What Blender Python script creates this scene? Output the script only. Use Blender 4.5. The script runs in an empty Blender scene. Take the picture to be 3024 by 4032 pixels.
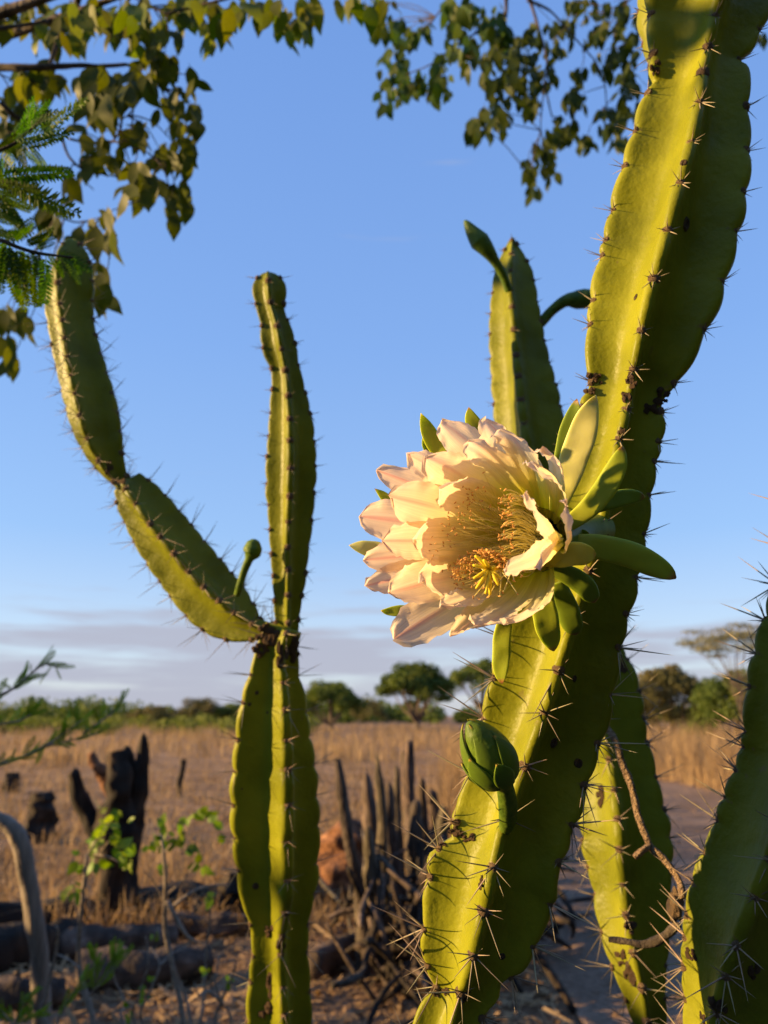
import bpy, bmesh, math, random
import numpy as np
from mathutils import Vector, Matrix, Quaternion, noise
from mathutils.bvhtree import BVHTree
R = math.radians
rng = np.random.default_rng(7)
random.seed(7)
SC = bpy.context.scene
COL = SC.collection

# ------------------------------------------------------------------ camera
PITCH = R(14.8)
CAM = Vector((0, 0, 1.4))
FPX, CX, CY = 3028.0, 1512.0, 2016.0          # focal length and centre in photo pixels
cd = bpy.data.cameras.new('camera')
cam = bpy.data.objects.new('camera', cd)
COL.objects.link(cam)
cam.location = CAM
cam.rotation_euler = (math.pi / 2 + PITCH, 0, 0)
cd.sensor_fit = 'VERTICAL'
cd.sensor_height = 36.0
cd.lens = 36.0 * FPX / 4032.0
cd.clip_start = 0.02
cd.clip_end = 3000
cd.dof.use_dof = True
cd.dof.focus_distance = 0.56
cd.dof.aperture_fstop = 7.2
SC.camera = cam

# ------------------------------------------------------------------ light
SUN_EL, SUN_AZ = 13.0, 266.0                   # azimuth clockwise from +Y
EXPO = 1.4
SKY_S = 0.12
SKYK = 1.0 / (SKY_S * 2 ** EXPO)               # sky colours below are as seen in the picture
w = bpy.data.worlds.new('World')
SC.world = w
w.use_nodes = True
nt = w.node_tree
nt.nodes.clear()
def wn(t, **k):
    n = nt.nodes.new(t)
    for a, b in k.items():
        setattr(n, a, b)
    return n
sky = wn('ShaderNodeTexSky', sky_type='NISHITA', sun_disc=False, sun_elevation=R(SUN_EL), sun_rotation=R(SUN_AZ),
         altitude=100, air_density=1.0, dust_density=0.25, ozone_density=4.0)
hs = wn('ShaderNodeHueSaturation')
hs.inputs['Saturation'].default_value = 1.12
hs.inputs['Value'].default_value = 1.0
tc = wn('ShaderNodeTexCoord')
sep = wn('ShaderNodeSeparateXYZ')
# low bank of thin grey-lavender cloud: noise stretched sideways, limited to the lowest degrees of the sky
mp = wn('ShaderNodeMapping')
mp.inputs['Scale'].default_value = (2.4, 2.4, 26.0)
mp.inputs['Location'].default_value = (0.3, 1.7, 0.2)
nz = wn('ShaderNodeTexNoise')
nz.inputs['Scale'].default_value = 1.6
nz.inputs['Detail'].default_value = 6
nz.inputs['Roughness'].default_value = 0.55
band = wn('ShaderNodeMapRange', interpolation_type='SMOOTHSTEP')
band.inputs['From Min'].default_value = 0.02
band.inputs['From Max'].default_value = 0.21
band.inputs['To Min'].default_value = 0.24
band.inputs['To Max'].default_value = -0.20
add = wn('ShaderNodeMath', operation='ADD')
rng_n = wn('ShaderNodeMapRange', interpolation_type='SMOOTHSTEP')
rng_n.inputs['From Min'].default_value = 0.47
rng_n.inputs['From Max'].default_value = 0.72
rng_n.inputs['To Max'].default_value = 0.9
mixh = wn('ShaderNodeMix', data_type='RGBA')
mixc = wn('ShaderNodeMix', data_type='RGBA')
mixc.inputs[7].default_value = (0.47 * SKYK, 0.49 * SKYK, 0.60 * SKYK, 1)
bg = wn('ShaderNodeBackground')
bg.inputs['Strength'].default_value = SKY_S
out = wn('ShaderNodeOutputWorld')
lk = nt.links.new
lk(tc.outputs['Generated'], sep.inputs[0])
lk(tc.outputs['Generated'], mp.inputs[0])
lk(mp.outputs[0], nz.inputs['Vector'])
lk(sep.outputs[2], band.inputs[0])
lk(nz.outputs[0], add.inputs[0])
lk(band.outputs[0], add.inputs[1])
lk(add.outputs[0], rng_n.inputs[0])
lk(sky.outputs[0], hs.inputs['Color'])
el_r = wn('ShaderNodeValToRGB')          # clear-air colours by height above the horizon
stops_ = [(0.0, (0.72, 0.72, 0.75)), (0.10, (0.58, 0.68, 0.86)), (0.22, (0.37, 0.56, 0.90)), (0.45, (0.27, 0.465, 0.90)), (0.78, (0.195, 0.37, 0.83)), (1.0, (0.15, 0.30, 0.72))]
while len(el_r.color_ramp.elements) < len(stops_):
    el_r.color_ramp.elements.new(0.5)
for i_, (p_, c_) in enumerate(stops_):
    el_r.color_ramp.elements[i_].position = p_
    el_r.color_ramp.elements[i_].color = (*c_, 1)
scl = wn('ShaderNodeVectorMath', operation='SCALE')
scl.inputs['Scale'].default_value = SKYK
lk(sep.outputs[2], el_r.inputs[0])
lk(el_r.outputs[0], scl.inputs[0])
lk(hs.outputs[0], mixh.inputs[6])
mixh.inputs[0].default_value = 0.8
lk(scl.outputs[0], mixh.inputs[7])
lk(mixh.outputs[2], mixc.inputs[6])
lk(rng_n.outputs[0], mixc.inputs[0])
lk(mixc.outputs[2], bg.inputs[0])
lk(bg.outputs[0], out.inputs[0])
az, el = R(SUN_AZ), R(SUN_EL)
TOSUN = Vector((math.sin(az) * math.cos(el), math.cos(az) * math.cos(el), math.sin(el)))
sd = bpy.data.lights.new('sun', 'SUN')
sd.energy = 5.0
sd.angle = R(0.55)
sd.color = (1.0, 0.67, 0.29)
so = bpy.data.objects.new('sun', sd)
COL.objects.link(so)
so.rotation_euler = TOSUN.to_track_quat('Z', 'Y').to_euler()
so.location = (-6, -2, 6)
SC.view_settings.view_transform = 'Standard'
SC.view_settings.look = 'None'
SC.view_settings.gamma = 1
SC.view_settings.exposure = EXPO
SC.cycles.use_denoising = True
SC.cycles.max_bounces = 8
SC.cycles.transparent_max_bounces = 6

# ------------------------------------------------------------------ geometry helpers
RT = Vector((1, 0, 0))
UP = Vector((0, -math.sin(PITCH), math.cos(PITCH)))
FW = Vector((0, math.cos(PITCH), math.sin(PITCH)))
def ray(u, v):
    return FW + RT * ((u - CX) / FPX) + UP * ((CY - v) / FPX)
def P(u, v, d):
    return CAM + ray(u, v) * d
def G(u, v, z=0.0):
    r = ray(u, v)
    return CAM + r * ((z - CAM.z) / r.z)
def depth(p):
    return (Vector(p) - CAM).dot(FW)
def px(p):
    q = Vector(p) - CAM
    d = q.dot(FW)
    return CX + FPX * q.dot(RT) / d, CY - FPX * q.dot(UP) / d
def at_y(u, v, y):
    r = ray(u, v)
    return CAM + r * (y / r.y)

def newobj(name, data, parent=None, mat=None, kind=None):
    o = bpy.data.objects.new(name, data)
    COL.objects.link(o)
    if parent is not None:
        o.parent = parent
    if mat is not None and data is not None and not data.materials:
        data.materials.append(mat)
    if kind:
        o['kind'] = kind
    return o
def mesh(name, verts, faces, smooth=True):
    me = bpy.data.meshes.new(name)
    me.from_pydata([tuple(v) for v in verts], [], faces)
    if smooth:
        me.polygons.foreach_set('use_smooth', [True] * len(me.polygons))
    me.update()
    return me
def fast_mesh(name, V, F, smooth=False):
    """V (n,3), F (m,k) arrays"""
    me = bpy.data.meshes.new(name)
    n, (m, k) = len(V), F.shape
    me.vertices.add(n)
    me.vertices.foreach_set('co', np.ascontiguousarray(V, dtype=np.float32).ravel())
    me.loops.add(m * k)
    me.loops.foreach_set('vertex_index', np.ascontiguousarray(F, dtype=np.int32).ravel())
    me.polygons.add(m)
    me.polygons.foreach_set('loop_start', np.arange(0, m * k, k, dtype=np.int32))
    me.polygons.foreach_set('loop_total', np.full(m, k, dtype=np.int32))
    if smooth:
        me.polygons.foreach_set('use_smooth', np.ones(m, dtype=bool))
    me.update(calc_edges=True)
    return me
def thing(name, loc, label, cat, group=None):
    o = newobj(name, None)
    o.empty_display_size = 0.05
    o.location = loc
    o['label'] = label
    o['category'] = cat
    if group:
        o['group'] = group
    return o
def tag(o, label, cat, group=None):
    o['label'] = label
    o['category'] = cat
    if group:
        o['group'] = group
    return o
def shift(verts, loc):
    return [(v[0] - loc[0], v[1] - loc[1], v[2] - loc[2]) for v in verts]

def frames(pts):
    pts = [Vector(p) for p in pts]
    T = []
    for i in range(len(pts)):
        a, b = pts[max(i - 1, 0)], pts[min(i + 1, len(pts) - 1)]
        t = (b - a)
        T.append(t.normalized() if t.length > 1e-9 else Vector((0, 0, 1)))
    n = T[0].orthogonal().normalized()
    out_ = []
    for i in range(len(pts)):
        n = (n - T[i] * n.dot(T[i]))
        n = n.normalized() if n.length > 1e-6 else T[i].orthogonal().normalized()
        out_.append((T[i], n, T[i].cross(n)))
    return out_
def tube_data(pts, rad, sides=8, rough=0.0, seed=0.0, freq=12.0, cap=True):
    V, F = [], []
    fr = frames(pts)
    for i, p in enumerate(pts):
        t, n, b = fr[i]
        for k in range(sides):
            a = 2 * math.pi * k / sides
            d = n * math.cos(a) + b * math.sin(a)
            q = Vector(p) + d * rad[i]
            if rough:
                q = q + d * rad[i] * rough * noise.noise((q * freq) + Vector((seed, seed * 2, 0)))
                q = q + d * rad[i] * rough * 0.5 * math.sin(k * 2.4 + seed + 3 * noise.noise(Vector((k, seed, i * 0.15))))
            V.append(q)
    for i in range(len(pts) - 1):
        for k in range(sides):
            k2 = (k + 1) % sides
            F.append((i * sides + k, i * sides + k2, (i + 1) * sides + k2, (i + 1) * sides + k))
    if cap:
        F.append(tuple(range(sides - 1, -1, -1)))
        b0 = (len(pts) - 1) * sides
        F.append(tuple(range(b0, b0 + sides)))
    return V, F
def smooth_path(pts, rad, n):
    """Catmull-Rom resample"""
    pts = [Vector(p) for p in pts]
    m = len(pts)
    o, r = [], []
    for j in range(n):
        t = j / (n - 1) * (m - 1)
        i = min(int(t), m - 2)
        f = t - i
        p0, p1, p2, p3 = pts[max(i - 1, 0)], pts[i], pts[i + 1], pts[min(i + 2, m - 1)]
        q = 0.5 * ((2 * p1) + (p2 - p0) * f + (2 * p0 - 5 * p1 + 4 * p2 - p3) * f * f + (3 * p1 - p0 - 3 * p2 + p3) * f ** 3)
        o.append(q)
        r.append(rad[i] * (1 - f) + rad[i + 1] * f)
    return o, r
def tube(name, parent, pts, rad, mat, n=None, sides=8, rough=0.0, seed=0.0, freq=12.0, origin=None):
    n = n or len(pts) * 4
    p, r = smooth_path(pts, rad, n)
    V, F = tube_data(p, r, sides, rough, seed, freq)
    loc = origin if origin is not None else (parent.location if parent is not None else Vector((0, 0, 0)))
    return newobj(name, mesh(name, shift(V, loc), F), parent, mat)

# ------------------------------------------------------------------ materials
def mat_base(name):
    m = bpy.data.materials.new(name)
    m.use_nodes = True
    n = m.node_tree
    return m, n, n.nodes['Principled BSDF']
def ramp_node(n, stops):
    r = n.nodes.new('ShaderNodeValToRGB')
    e = r.color_ramp.elements
    while len(e) < len(stops):
        e.new(0.5)
    for i, (p, c) in enumerate(stops):
        e[i].position = p
        e[i].color = (*c, 1)
    return r
def noisy(name, stops, scale, detail=5, rough=0.6, bump=0.0, bscale=None, stretch=None, coord='Object', spec=0.3, per_object=0.0, trans=None):
    """procedural material: noise through a colour ramp (+ bump, + per-object value shift, + translucency)"""
    m, n, b = mat_base(name)
    l = n.links.new
    t = n.nodes.new('ShaderNodeTexCoord')
    vec = t.outputs[coord]
    if stretch:
        mpn = n.nodes.new('ShaderNodeMapping')
        mpn.inputs['Scale'].default_value = stretch
        l(vec, mpn.inputs[0])
        vec = mpn.outputs[0]
    z = n.nodes.new('ShaderNodeTexNoise')
    z.inputs['Scale'].default_value = scale
    z.inputs['Detail'].default_value = detail
    l(vec, z.inputs['Vector'])
    r = ramp_node(n, stops)
    l(z.outputs[0], r.inputs[0])
    colr = r.outputs[0]
    if per_object:
        oi = n.nodes.new('ShaderNodeObjectInfo')
        mr = n.nodes.new('ShaderNodeMapRange')
        mr.inputs['To Min'].default_value = 1 - per_object
        mr.inputs['To Max'].default_value = 1 + per_object
        l(oi.outputs['Random'], mr.inputs[0])
        h = n.nodes.new('ShaderNodeHueSaturation')
        l(mr.outputs[0], h.inputs['Value'])
        mr2 = n.nodes.new('ShaderNodeMapRange')
        mr2.inputs['To Min'].default_value = 0.5 - per_object * 0.07
        mr2.inputs['To Max'].default_value = 0.5 + per_object * 0.07
        mu = n.nodes.new('ShaderNodeMath')
        mu.operation = 'FRACT'
        mu2 = n.nodes.new('ShaderNodeMath')
        mu2.operation = 'MULTIPLY'
        mu2.inputs[1].default_value = 7.31
        l(oi.outputs['Random'], mu2.inputs[0])
        l(mu2.outputs[0], mu.inputs[0])
        l(mu.outputs[0], mr2.inputs[0])
        l(mr2.outputs[0], h.inputs['Hue'])
        l(colr, h.inputs['Color'])
        colr = h.outputs[0]
    l(colr, b.inputs['Base Color'])
    b.inputs['Roughness'].default_value = rough
    b.inputs['Specular IOR Level'].default_value = spec
    if bump:
        bn = n.nodes.new('ShaderNodeBump')
        bn.inputs['Strength'].default_value = bump
        bn.inputs['Distance'].default_value = 0.02
        z2 = n.nodes.new('ShaderNodeTexNoise')
        z2.inputs['Scale'].default_value = bscale or scale * 3
        z2.inputs['Detail'].default_value = 6
        l(vec, z2.inputs['Vector'])
        l(z2.outputs[0], bn.inputs['Height'])
        l(bn.outputs[0], b.inputs['Normal'])
    if trans:
        tb = n.nodes.new('ShaderNodeBsdfTranslucent')
        hh = n.nodes.new('ShaderNodeHueSaturation')
        hh.inputs['Value'].default_value = trans[1]
        hh.inputs['Saturation'].default_value = 1.15
        l(colr, hh.inputs['Color'])
        l(hh.outputs[0], tb.inputs[0])
        mx = n.nodes.new('ShaderNodeMixShader')
        mx.inputs[0].default_value = trans[0]
        l(b.outputs[0], mx.inputs[1])
        l(tb.outputs[0], mx.inputs[2])
        l(mx.outputs[0], n.nodes['Material Output'].inputs[0])
    return m

def cactus_skin(name, dark, mid, light, scab=0.75):
    """waxy green skin: broad tone patches, faint streaks along the stem, corky brown flecks"""
    m, n, b = mat_base(name)
    l = n.links.new
    t = n.nodes.new('ShaderNodeTexCoord')
    z = n.nodes.new('ShaderNodeTexNoise')
    z.inputs['Scale'].default_value = 14
    z.inputs['Detail'].default_value = 6
    l(t.outputs['Object'], z.inputs['Vector'])
    r = ramp_node(n, [(0.3, dark), (0.52, mid), (0.75, light)])
    l(z.outputs[0], r.inputs[0])
    z2 = n.nodes.new('ShaderNodeTexNoise')
    z2.inputs['Scale'].default_value = 95
    z2.inputs['Detail'].default_value = 3
    l(t.outputs['Object'], z2.inputs['Vector'])
    r2 = ramp_node(n, [(0.66, (0, 0, 0)), (0.73, (1, 1, 1))])
    l(z2.outputs[0], r2.inputs[0])
    z3 = n.nodes.new('ShaderNodeTexNoise')
    z3.inputs['Scale'].default_value = 9
    z3.inputs['Detail'].default_value = 4
    l(t.outputs['Object'], z3.inputs['Vector'])
    r3 = ramp_node(n, [(0.5, (0, 0, 0)), (0.7, (1, 1, 1))])
    l(z3.outputs[0], r3.inputs[0])
    mul = n.nodes.new('ShaderNodeMath')
    mul.operation = 'MULTIPLY'
    l(r2.outputs[0], mul.inputs[0])
    l(r3.outputs[0], mul.inputs[1])
    mul2 = n.nodes.new('ShaderNodeMath')
    mul2.operation = 'MULTIPLY'
    mul2.inputs[1].default_value = scab
    l(mul.outputs[0], mul2.inputs[0])
    # corky attribute painted near areoles / joints
    at = n.nodes.new('ShaderNodeAttribute')
    at.attribute_name = 'cork'
    z4 = n.nodes.new('ShaderNodeTexNoise')
    z4.inputs['Scale'].default_value = 160
    z4.inputs['Detail'].default_value = 5
    l(t.outputs['Object'], z4.inputs['Vector'])
    ad = n.nodes.new('ShaderNodeMath')
    ad.operation = 'MULTIPLY_ADD'
    ad.inputs[1].default_value = 1.0
    l(at.outputs['Fac'], ad.inputs[0])
    l(z4.outputs[0], ad.inputs[2])
    r5 = ramp_node(n, [(0.78, (0, 0, 0)), (0.98, (1, 1, 1))])
    l(ad.outputs[0], r5.inputs[0])
    mx = n.nodes.new('ShaderNodeMath')
    mx.operation = 'MAXIMUM'
    l(mul2.outputs[0], mx.inputs[0])
    l(r5.outputs[0], mx.inputs[1])
    mix = n.nodes.new('ShaderNodeMix')
    mix.data_type = 'RGBA'
    mix.inputs[7].default_value = (0.16, 0.10, 0.05, 1)
    l(mx.outputs[0], mix.inputs[0])
    l(r.outputs[0], mix.inputs[6])
    l(mix.outputs[2], b.inputs['Base Color'])
    zr = n.nodes.new('ShaderNodeMapRange')
    zr.inputs['To Min'].default_value = 0.30
    zr.inputs['To Max'].default_value = 0.55
    l(z.outputs[0], zr.inputs[0])
    l(zr.outputs[0], b.inputs['Roughness'])
    b.inputs['Specular IOR Level'].default_value = 0.12
    b.inputs['Subsurface Weight'].default_value = 0.15
    b.inputs['Subsurface Radius'].default_value = (0.6, 0.8, 0.1)
    b.inputs['Subsurface Scale'].default_value = 0.008
    bn = n.nodes.new('ShaderNodeBump')
    bn.inputs['Strength'].default_value = 0.22
    bn.inputs['Distance'].default_value = 0.004
    l(z4.outputs[0], bn.inputs['Height'])
    bn2 = n.nodes.new('ShaderNodeBump')
    bn2.inputs['Strength'].default_value = 0.35
    bn2.inputs['Distance'].default_value = 0.01
    l(z.outputs[0], bn2.inputs['Height'])
    l(bn.outputs[0], bn2.inputs['Normal'])
    l(bn2.outputs[0], b.inputs['Normal'])
    return m

M = {}
M['cactus'] = cactus_skin('cactus_skin', (0.125, 0.132, 0.006), (0.185, 0.190, 0.009), (0.245, 0.245, 0.013))
M['cactus_b'] = cactus_skin('cactus_skin_mature', (0.105, 0.115, 0.007), (0.150, 0.158, 0.009), (0.195, 0.198, 0.013), 0.8)
M['areole'] = noisy('areole_wool', [(0.3, (0.09, 0.05, 0.025)), (0.55, (0.30, 0.19, 0.10)), (0.75, (0.48, 0.34, 0.2))], 350, bump=0.8, rough=0.9)
M['spine'] = noisy('spine_horn', [(0.3, (0.15, 0.11, 0.065)), (0.7, (0.40, 0.32, 0.21))], 40, rough=0.5, per_object=0.5)
M['scab'] = noisy('corky_scab', [(0.3, (0.05, 0.027, 0.013)), (0.5, (0.16, 0.09, 0.045)), (0.72, (0.34, 0.21, 0.11))], 260, bump=1.0, rough=0.9)
M['scar'] = noisy('dark_scar', [(0.35, (0.05, 0.03, 0.014)), (0.7, (0.14, 0.085, 0.042))], 200, bump=0.8, rough=0.8)
M['bud'] = noisy('bud_green', [(0.3, (0.045, 0.085, 0.006)), (0.7, (0.11, 0.17, 0.012))], 60, rough=0.5, spec=0.25, bump=0.15)
M['tube'] = noisy('floral_tube', [(0.3, (0.10, 0.16, 0.012)), (0.7, (0.22, 0.27, 0.03))], 60, rough=0.4, spec=0.4)
M['filament'] = noisy('filament', [(0.3, (0.78, 0.68, 0.25)), (0.7, (0.85, 0.78, 0.42))], 20, rough=0.5, trans=(0.3, 1.0))
M['anther'] = noisy('anther', [(0.3, (0.42, 0.19, 0.045)), (0.7, (0.66, 0.36, 0.11))], 300, rough=0.8)
M['stigma'] = noisy('stigma', [(0.3, (0.78, 0.58, 0.02)), (0.7, (0.88, 0.76, 0.05))], 100, rough=0.5, trans=(0.25, 1.0))
M['bark'] = noisy('grey_bark', [(0.3, (0.06, 0.045, 0.035)), (0.7, (0.17, 0.13, 0.10))], 18, bump=0.8, rough=0.9, stretch=(1, 1, 0.25))
M['branch'] = noisy('dark_branch', [(0.3, (0.035, 0.025, 0.018)), (0.7, (0.10, 0.075, 0.05))], 60, bump=0.5, rough=0.9)
M['twig'] = noisy('pale_twig', [(0.3, (0.17, 0.13, 0.10)), (0.7, (0.36, 0.29, 0.22))], 50, bump=0.6, rough=0.85)
M['deadbranch'] = noisy('dead_branch', [(0.3, (0.20, 0.12, 0.06)), (0.7, (0.50, 0.34, 0.2))], 120, bump=1.0, rough=0.85)
M['charred'] = noisy('charred_wood', [(0.3, (0.008, 0.007, 0.006)), (0.55, (0.028, 0.019, 0.013)), (0.8, (0.095, 0.058, 0.034))], 11, bump=1.0, rough=0.9, stretch=(1, 1, 0.3))
M['log'] = noisy('weathered_log', [(0.3, (0.025, 0.018, 0.014)), (0.55, (0.09, 0.06, 0.042)), (0.8, (0.22, 0.16, 0.12))], 9, bump=1.0, rough=0.9)
M['stake'] = noisy('weathered_stake', [(0.3, (0.03, 0.024, 0.02)), (0.55, (0.10, 0.075, 0.055)), (0.8, (0.22, 0.165, 0.115))], 30, bump=1.0, rough=0.9, stretch=(1, 1, 0.12), per_object=0.4)
M['pale_stake'] = noisy('pale_stake', [(0.3, (0.09, 0.07, 0.055)), (0.55, (0.22, 0.175, 0.135)), (0.8, (0.36, 0.29, 0.22))], 14, bump=1.0, rough=0.9, stretch=(1, 1, 0.15))
M['clay'] = noisy('rotten_wood', [(0.3, (0.05, 0.022, 0.012)), (0.55, (0.20, 0.09, 0.045)), (0.8, (0.36, 0.19, 0.10))], 14, bump=1.0, rough=0.95)
M['leaf'] = noisy('broad_leaf', [(0.3, (0.065, 0.085, 0.008)), (0.7, (0.125, 0.140, 0.015))], 30, rough=0.5, per_object=0.4, trans=(0.45, 1.5), spec=0.15)
M['leafr'] = noisy('broad_leaf_far', [(0.3, (0.028, 0.055, 0.007)), (0.7, (0.065, 0.095, 0.011))], 30, rough=0.5, per_object=0.4, trans=(0.32, 1.4), spec=0.15)
M['frond'] = noisy('feathery_leaf', [(0.3, (0.028, 0.065, 0.008)), (0.7, (0.085, 0.145, 0.012))], 9, rough=0.5, per_object=0.4, trans=(0.40, 1.5), spec=0.08)
M['sprig'] = noisy('sprig_leaf', [(0.3, (0.10, 0.17, 0.012)), (0.7, (0.19, 0.26, 0.025))], 12, rough=0.5, per_object=0.35, trans=(0.40, 1.5))
M['crown'] = noisy('far_crown', [(0.3, (0.035, 0.062, 0.010)), (0.5, (0.080, 0.115, 0.017)), (0.75, (0.16, 0.175, 0.026))], 0.9, rough=0.7, coord='Object', trans=(0.25, 1.3))
M['crown_dry'] = noisy('far_crown_dry', [(0.3, (0.055, 0.06, 0.018)), (0.5, (0.10, 0.09, 0.028)), (0.75, (0.17, 0.13, 0.05))], 0.9, rough=0.7, trans=(0.25, 1.2))
M['crown_pale'] = noisy('far_crown_pale', [(0.3, (0.13, 0.13, 0.06)), (0.7, (0.24, 0.22, 0.12))], 2, rough=0.7, trans=(0.4, 1.3))
M['straw'] = noisy('dry_grass', [(0.25, (0.17, 0.10, 0.045)), (0.5, (0.36, 0.235, 0.115)), (0.75, (0.55, 0.39, 0.21))], 1.3, rough=0.8, trans=(0.3, 1.1))
M['weed'] = noisy('green_weed', [(0.3, (0.09, 0.12, 0.018)), (0.7, (0.20, 0.21, 0.045))], 1.3, rough=0.8, trans=(0.3, 1.1))

def petal_mat():
    m, n, b = mat_base('petal')
    l = n.links.new
    uv = n.nodes.new('ShaderNodeUVMap')
    uv.uv_map = 'UVMap'
    s = n.nodes.new('ShaderNodeSeparateXYZ')
    l(uv.outputs[0], s.inputs[0])
    r = ramp_node(n, [(0.0, (0.62, 0.62, 0.04)), (0.25, (0.86, 0.80, 0.20)), (0.48, (0.95, 0.85, 0.50)), (0.75, (0.95, 0.84, 0.63)), (1.0, (0.95, 0.80, 0.65))])
    l(s.outputs[1], r.inputs[0])
    # fine veins along the petal
    mpn = n.nodes.new('ShaderNodeMapping')
    mpn.inputs['Scale'].default_value = (34, 1.6, 1)
    l(uv.outputs[0], mpn.inputs[0])
    z = n.nodes.new('ShaderNodeTexNoise')
    z.inputs['Scale'].default_value = 1.0
    z.inputs['Detail'].default_value = 3
    oi = n.nodes.new('ShaderNodeObjectInfo')
    av = n.nodes.new('ShaderNodeVectorMath')
    av.operation = 'ADD'
    cmb = n.nodes.new('ShaderNodeCombineXYZ')
    mm = n.nodes.new('ShaderNodeMath')
    mm.operation = 'MULTIPLY'
    mm.inputs[1].default_value = 50
    l(oi.outputs['Random'], mm.inputs[0])
    l(mm.outputs[0], cmb.inputs[2])
    l(mpn.outputs[0], av.inputs[0])
    l(cmb.outputs[0], av.inputs[1])
    l(av.outputs[0], z.inputs['Vector'])
    # pink streak on the midline near the tip
    ab = n.nodes.new('ShaderNodeMath')
    ab.operation = 'SUBTRACT'
    ab.inputs[1].default_value = 0.5
    l(s.outputs[0], ab.inputs[0])
    ab2 = n.nodes.new('ShaderNodeMath')
    ab2.operation = 'ABSOLUTE'
    l(ab.outputs[0], ab2.inputs[0])
    pm = n.nodes.new('ShaderNodeMapRange')
    pm.interpolation_type = 'SMOOTHSTEP'
    pm.inputs['From Min'].default_value = 0.10
    pm.inputs['From Max'].default_value = 0.0
    l(ab2.outputs[0], pm.inputs[0])
    tm = n.nodes.new('ShaderNodeMapRange')
    tm.interpolation_type = 'SMOOTHSTEP'
    tm.inputs['From Min'].default_value = 0.45
    tm.inputs['From Max'].default_value = 0.85
    l(s.outputs[1], tm.inputs[0])
    m1 = n.nodes.new('ShaderNodeMath')
    m1.operation = 'MULTIPLY'
    l(pm.outputs[0], m1.inputs[0])
    l(tm.outputs[0], m1.inputs[1])
    at = n.nodes.new('ShaderNodeAttribute')
    at.attribute_type = 'OBJECT'
    at.attribute_name = 'pink'
    m2 = n.nodes.new('ShaderNodeMath')
    m2.operation = 'MULTIPLY'
    l(m1.outputs[0], m2.inputs[0])
    l(at.outputs['Fac'], m2.inputs[1])
    mix = n.nodes.new('ShaderNodeMix')
    mix.data_type = 'RGBA'
    mix.inputs[7].default_value = (0.84, 0.46, 0.40, 1)
    l(m2.outputs[0], mix.inputs[0])
    l(r.outputs[0], mix.inputs[6])
    # blush of the outer third
    bl = n.nodes.new('ShaderNodeMix')
    bl.data_type = 'RGBA'
    bl.inputs[7].default_value = (0.86, 0.62, 0.53, 1)
    m4 = n.nodes.new('ShaderNodeMath')
    m4.operation = 'MULTIPLY'
    m4.inputs[1].default_value = 0.35
    m5 = n.nodes.new('ShaderNodeMath')
    m5.operation = 'MULTIPLY'
    l(tm.outputs[0], m5.inputs[0])
    l(at.outputs['Fac'], m5.inputs[1])
    l(m5.outputs[0], m4.inputs[0])
    l(m4.outputs[0], bl.inputs[0])
    l(mix.outputs[2], bl.inputs[6])
    hv = n.nodes.new('ShaderNodeHueSaturation')
    vr = n.nodes.new('ShaderNodeMapRange')
    vr.inputs['From Min'].default_value = 0.3
    vr.inputs['From Max'].default_value = 0.7
    vr.inputs['To Min'].default_value = 0.90
    vr.inputs['To Max'].default_value = 1.06
    l(z.outputs[0], vr.inputs[0])
    l(vr.outputs[0], hv.inputs['Value'])
    l(bl.outputs[2], hv.inputs['Color'])
    b.inputs['Roughness'].default_value = 0.55
    b.inputs['Specular IOR Level'].default_value = 0.25
    l(hv.outputs[0], b.inputs['Base Color'])
    bn = n.nodes.new('ShaderNodeBump')
    bn.inputs['Strength'].default_value = 0.35
    bn.inputs['Distance'].default_value = 0.0015
    l(z.outputs[0], bn.inputs['Height'])
    l(bn.outputs[0], b.inputs['Normal'])
    tb = n.nodes.new('ShaderNodeBsdfTranslucent')
    th = n.nodes.new('ShaderNodeHueSaturation')
    th.inputs['Saturation'].default_value = 1.2
    l(hv.outputs[0], th.inputs['Color'])
    l(th.outputs[0], tb.inputs[0])
    mx = n.nodes.new('ShaderNodeMixShader')
    mx.inputs[0].default_value = 0.5
    l(b.outputs[0], mx.inputs[1])
    l(tb.outputs[0], mx.inputs[2])
    l(mx.outputs[0], n.nodes['Material Output'].inputs[0])
    return m
M['petal'] = petal_mat()

def sepal_mat(name, base, mid, tip):
    m, n, b = mat_base(name)
    l = n.links.new
    uv = n.nodes.new('ShaderNodeUVMap')
    uv.uv_map = 'UVMap'
    s = n.nodes.new('ShaderNodeSeparateXYZ')
    l(uv.outputs[0], s.inputs[0])
    t = n.nodes.new('ShaderNodeTexCoord')
    z = n.nodes.new('ShaderNodeTexNoise')
    z.inputs['Scale'].default_value = 70
    z.inputs['Detail'].default_value = 4
    l(t.outputs['Object'], z.inputs['Vector'])
    ma = n.nodes.new('ShaderNodeMath')
    ma.operation = 'MULTIPLY_ADD'
    ma.inputs[1].default_value = 0.05
    l(z.outputs[0], ma.inputs[0])
    l(s.outputs[1], ma.inputs[2])
    r = ramp_node(n, [(0.0, base), (0.5, mid), (0.955, mid), (1.0, tip)])
    l(ma.outputs[0], r.inputs[0])
    l(r.outputs[0], b.inputs['Base Color'])
    b.inputs['Roughness'].default_value = 0.5
    b.inputs['Specular IOR Level'].default_value = 0.25
    b.inputs['Subsurface Weight'].default_value = 0.4
    b.inputs['Subsurface Radius'].default_value = (0.7, 0.8, 0.15)
    b.inputs['Subsurface Scale'].default_value = 0.006
    bn = n.nodes.new('ShaderNodeBump')
    bn.inputs['Strength'].default_value = 0.15
    bn.inputs['Distance'].default_value = 0.003
    l(z.outputs[0], bn.inputs['Height'])
    l(bn.outputs[0], b.inputs['Normal'])
    return m
M['sepal'] = sepal_mat('sepal_green', (0.44, 0.43, 0.04), (0.27, 0.32, 0.019), (0.26, 0.11, 0.035))
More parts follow.
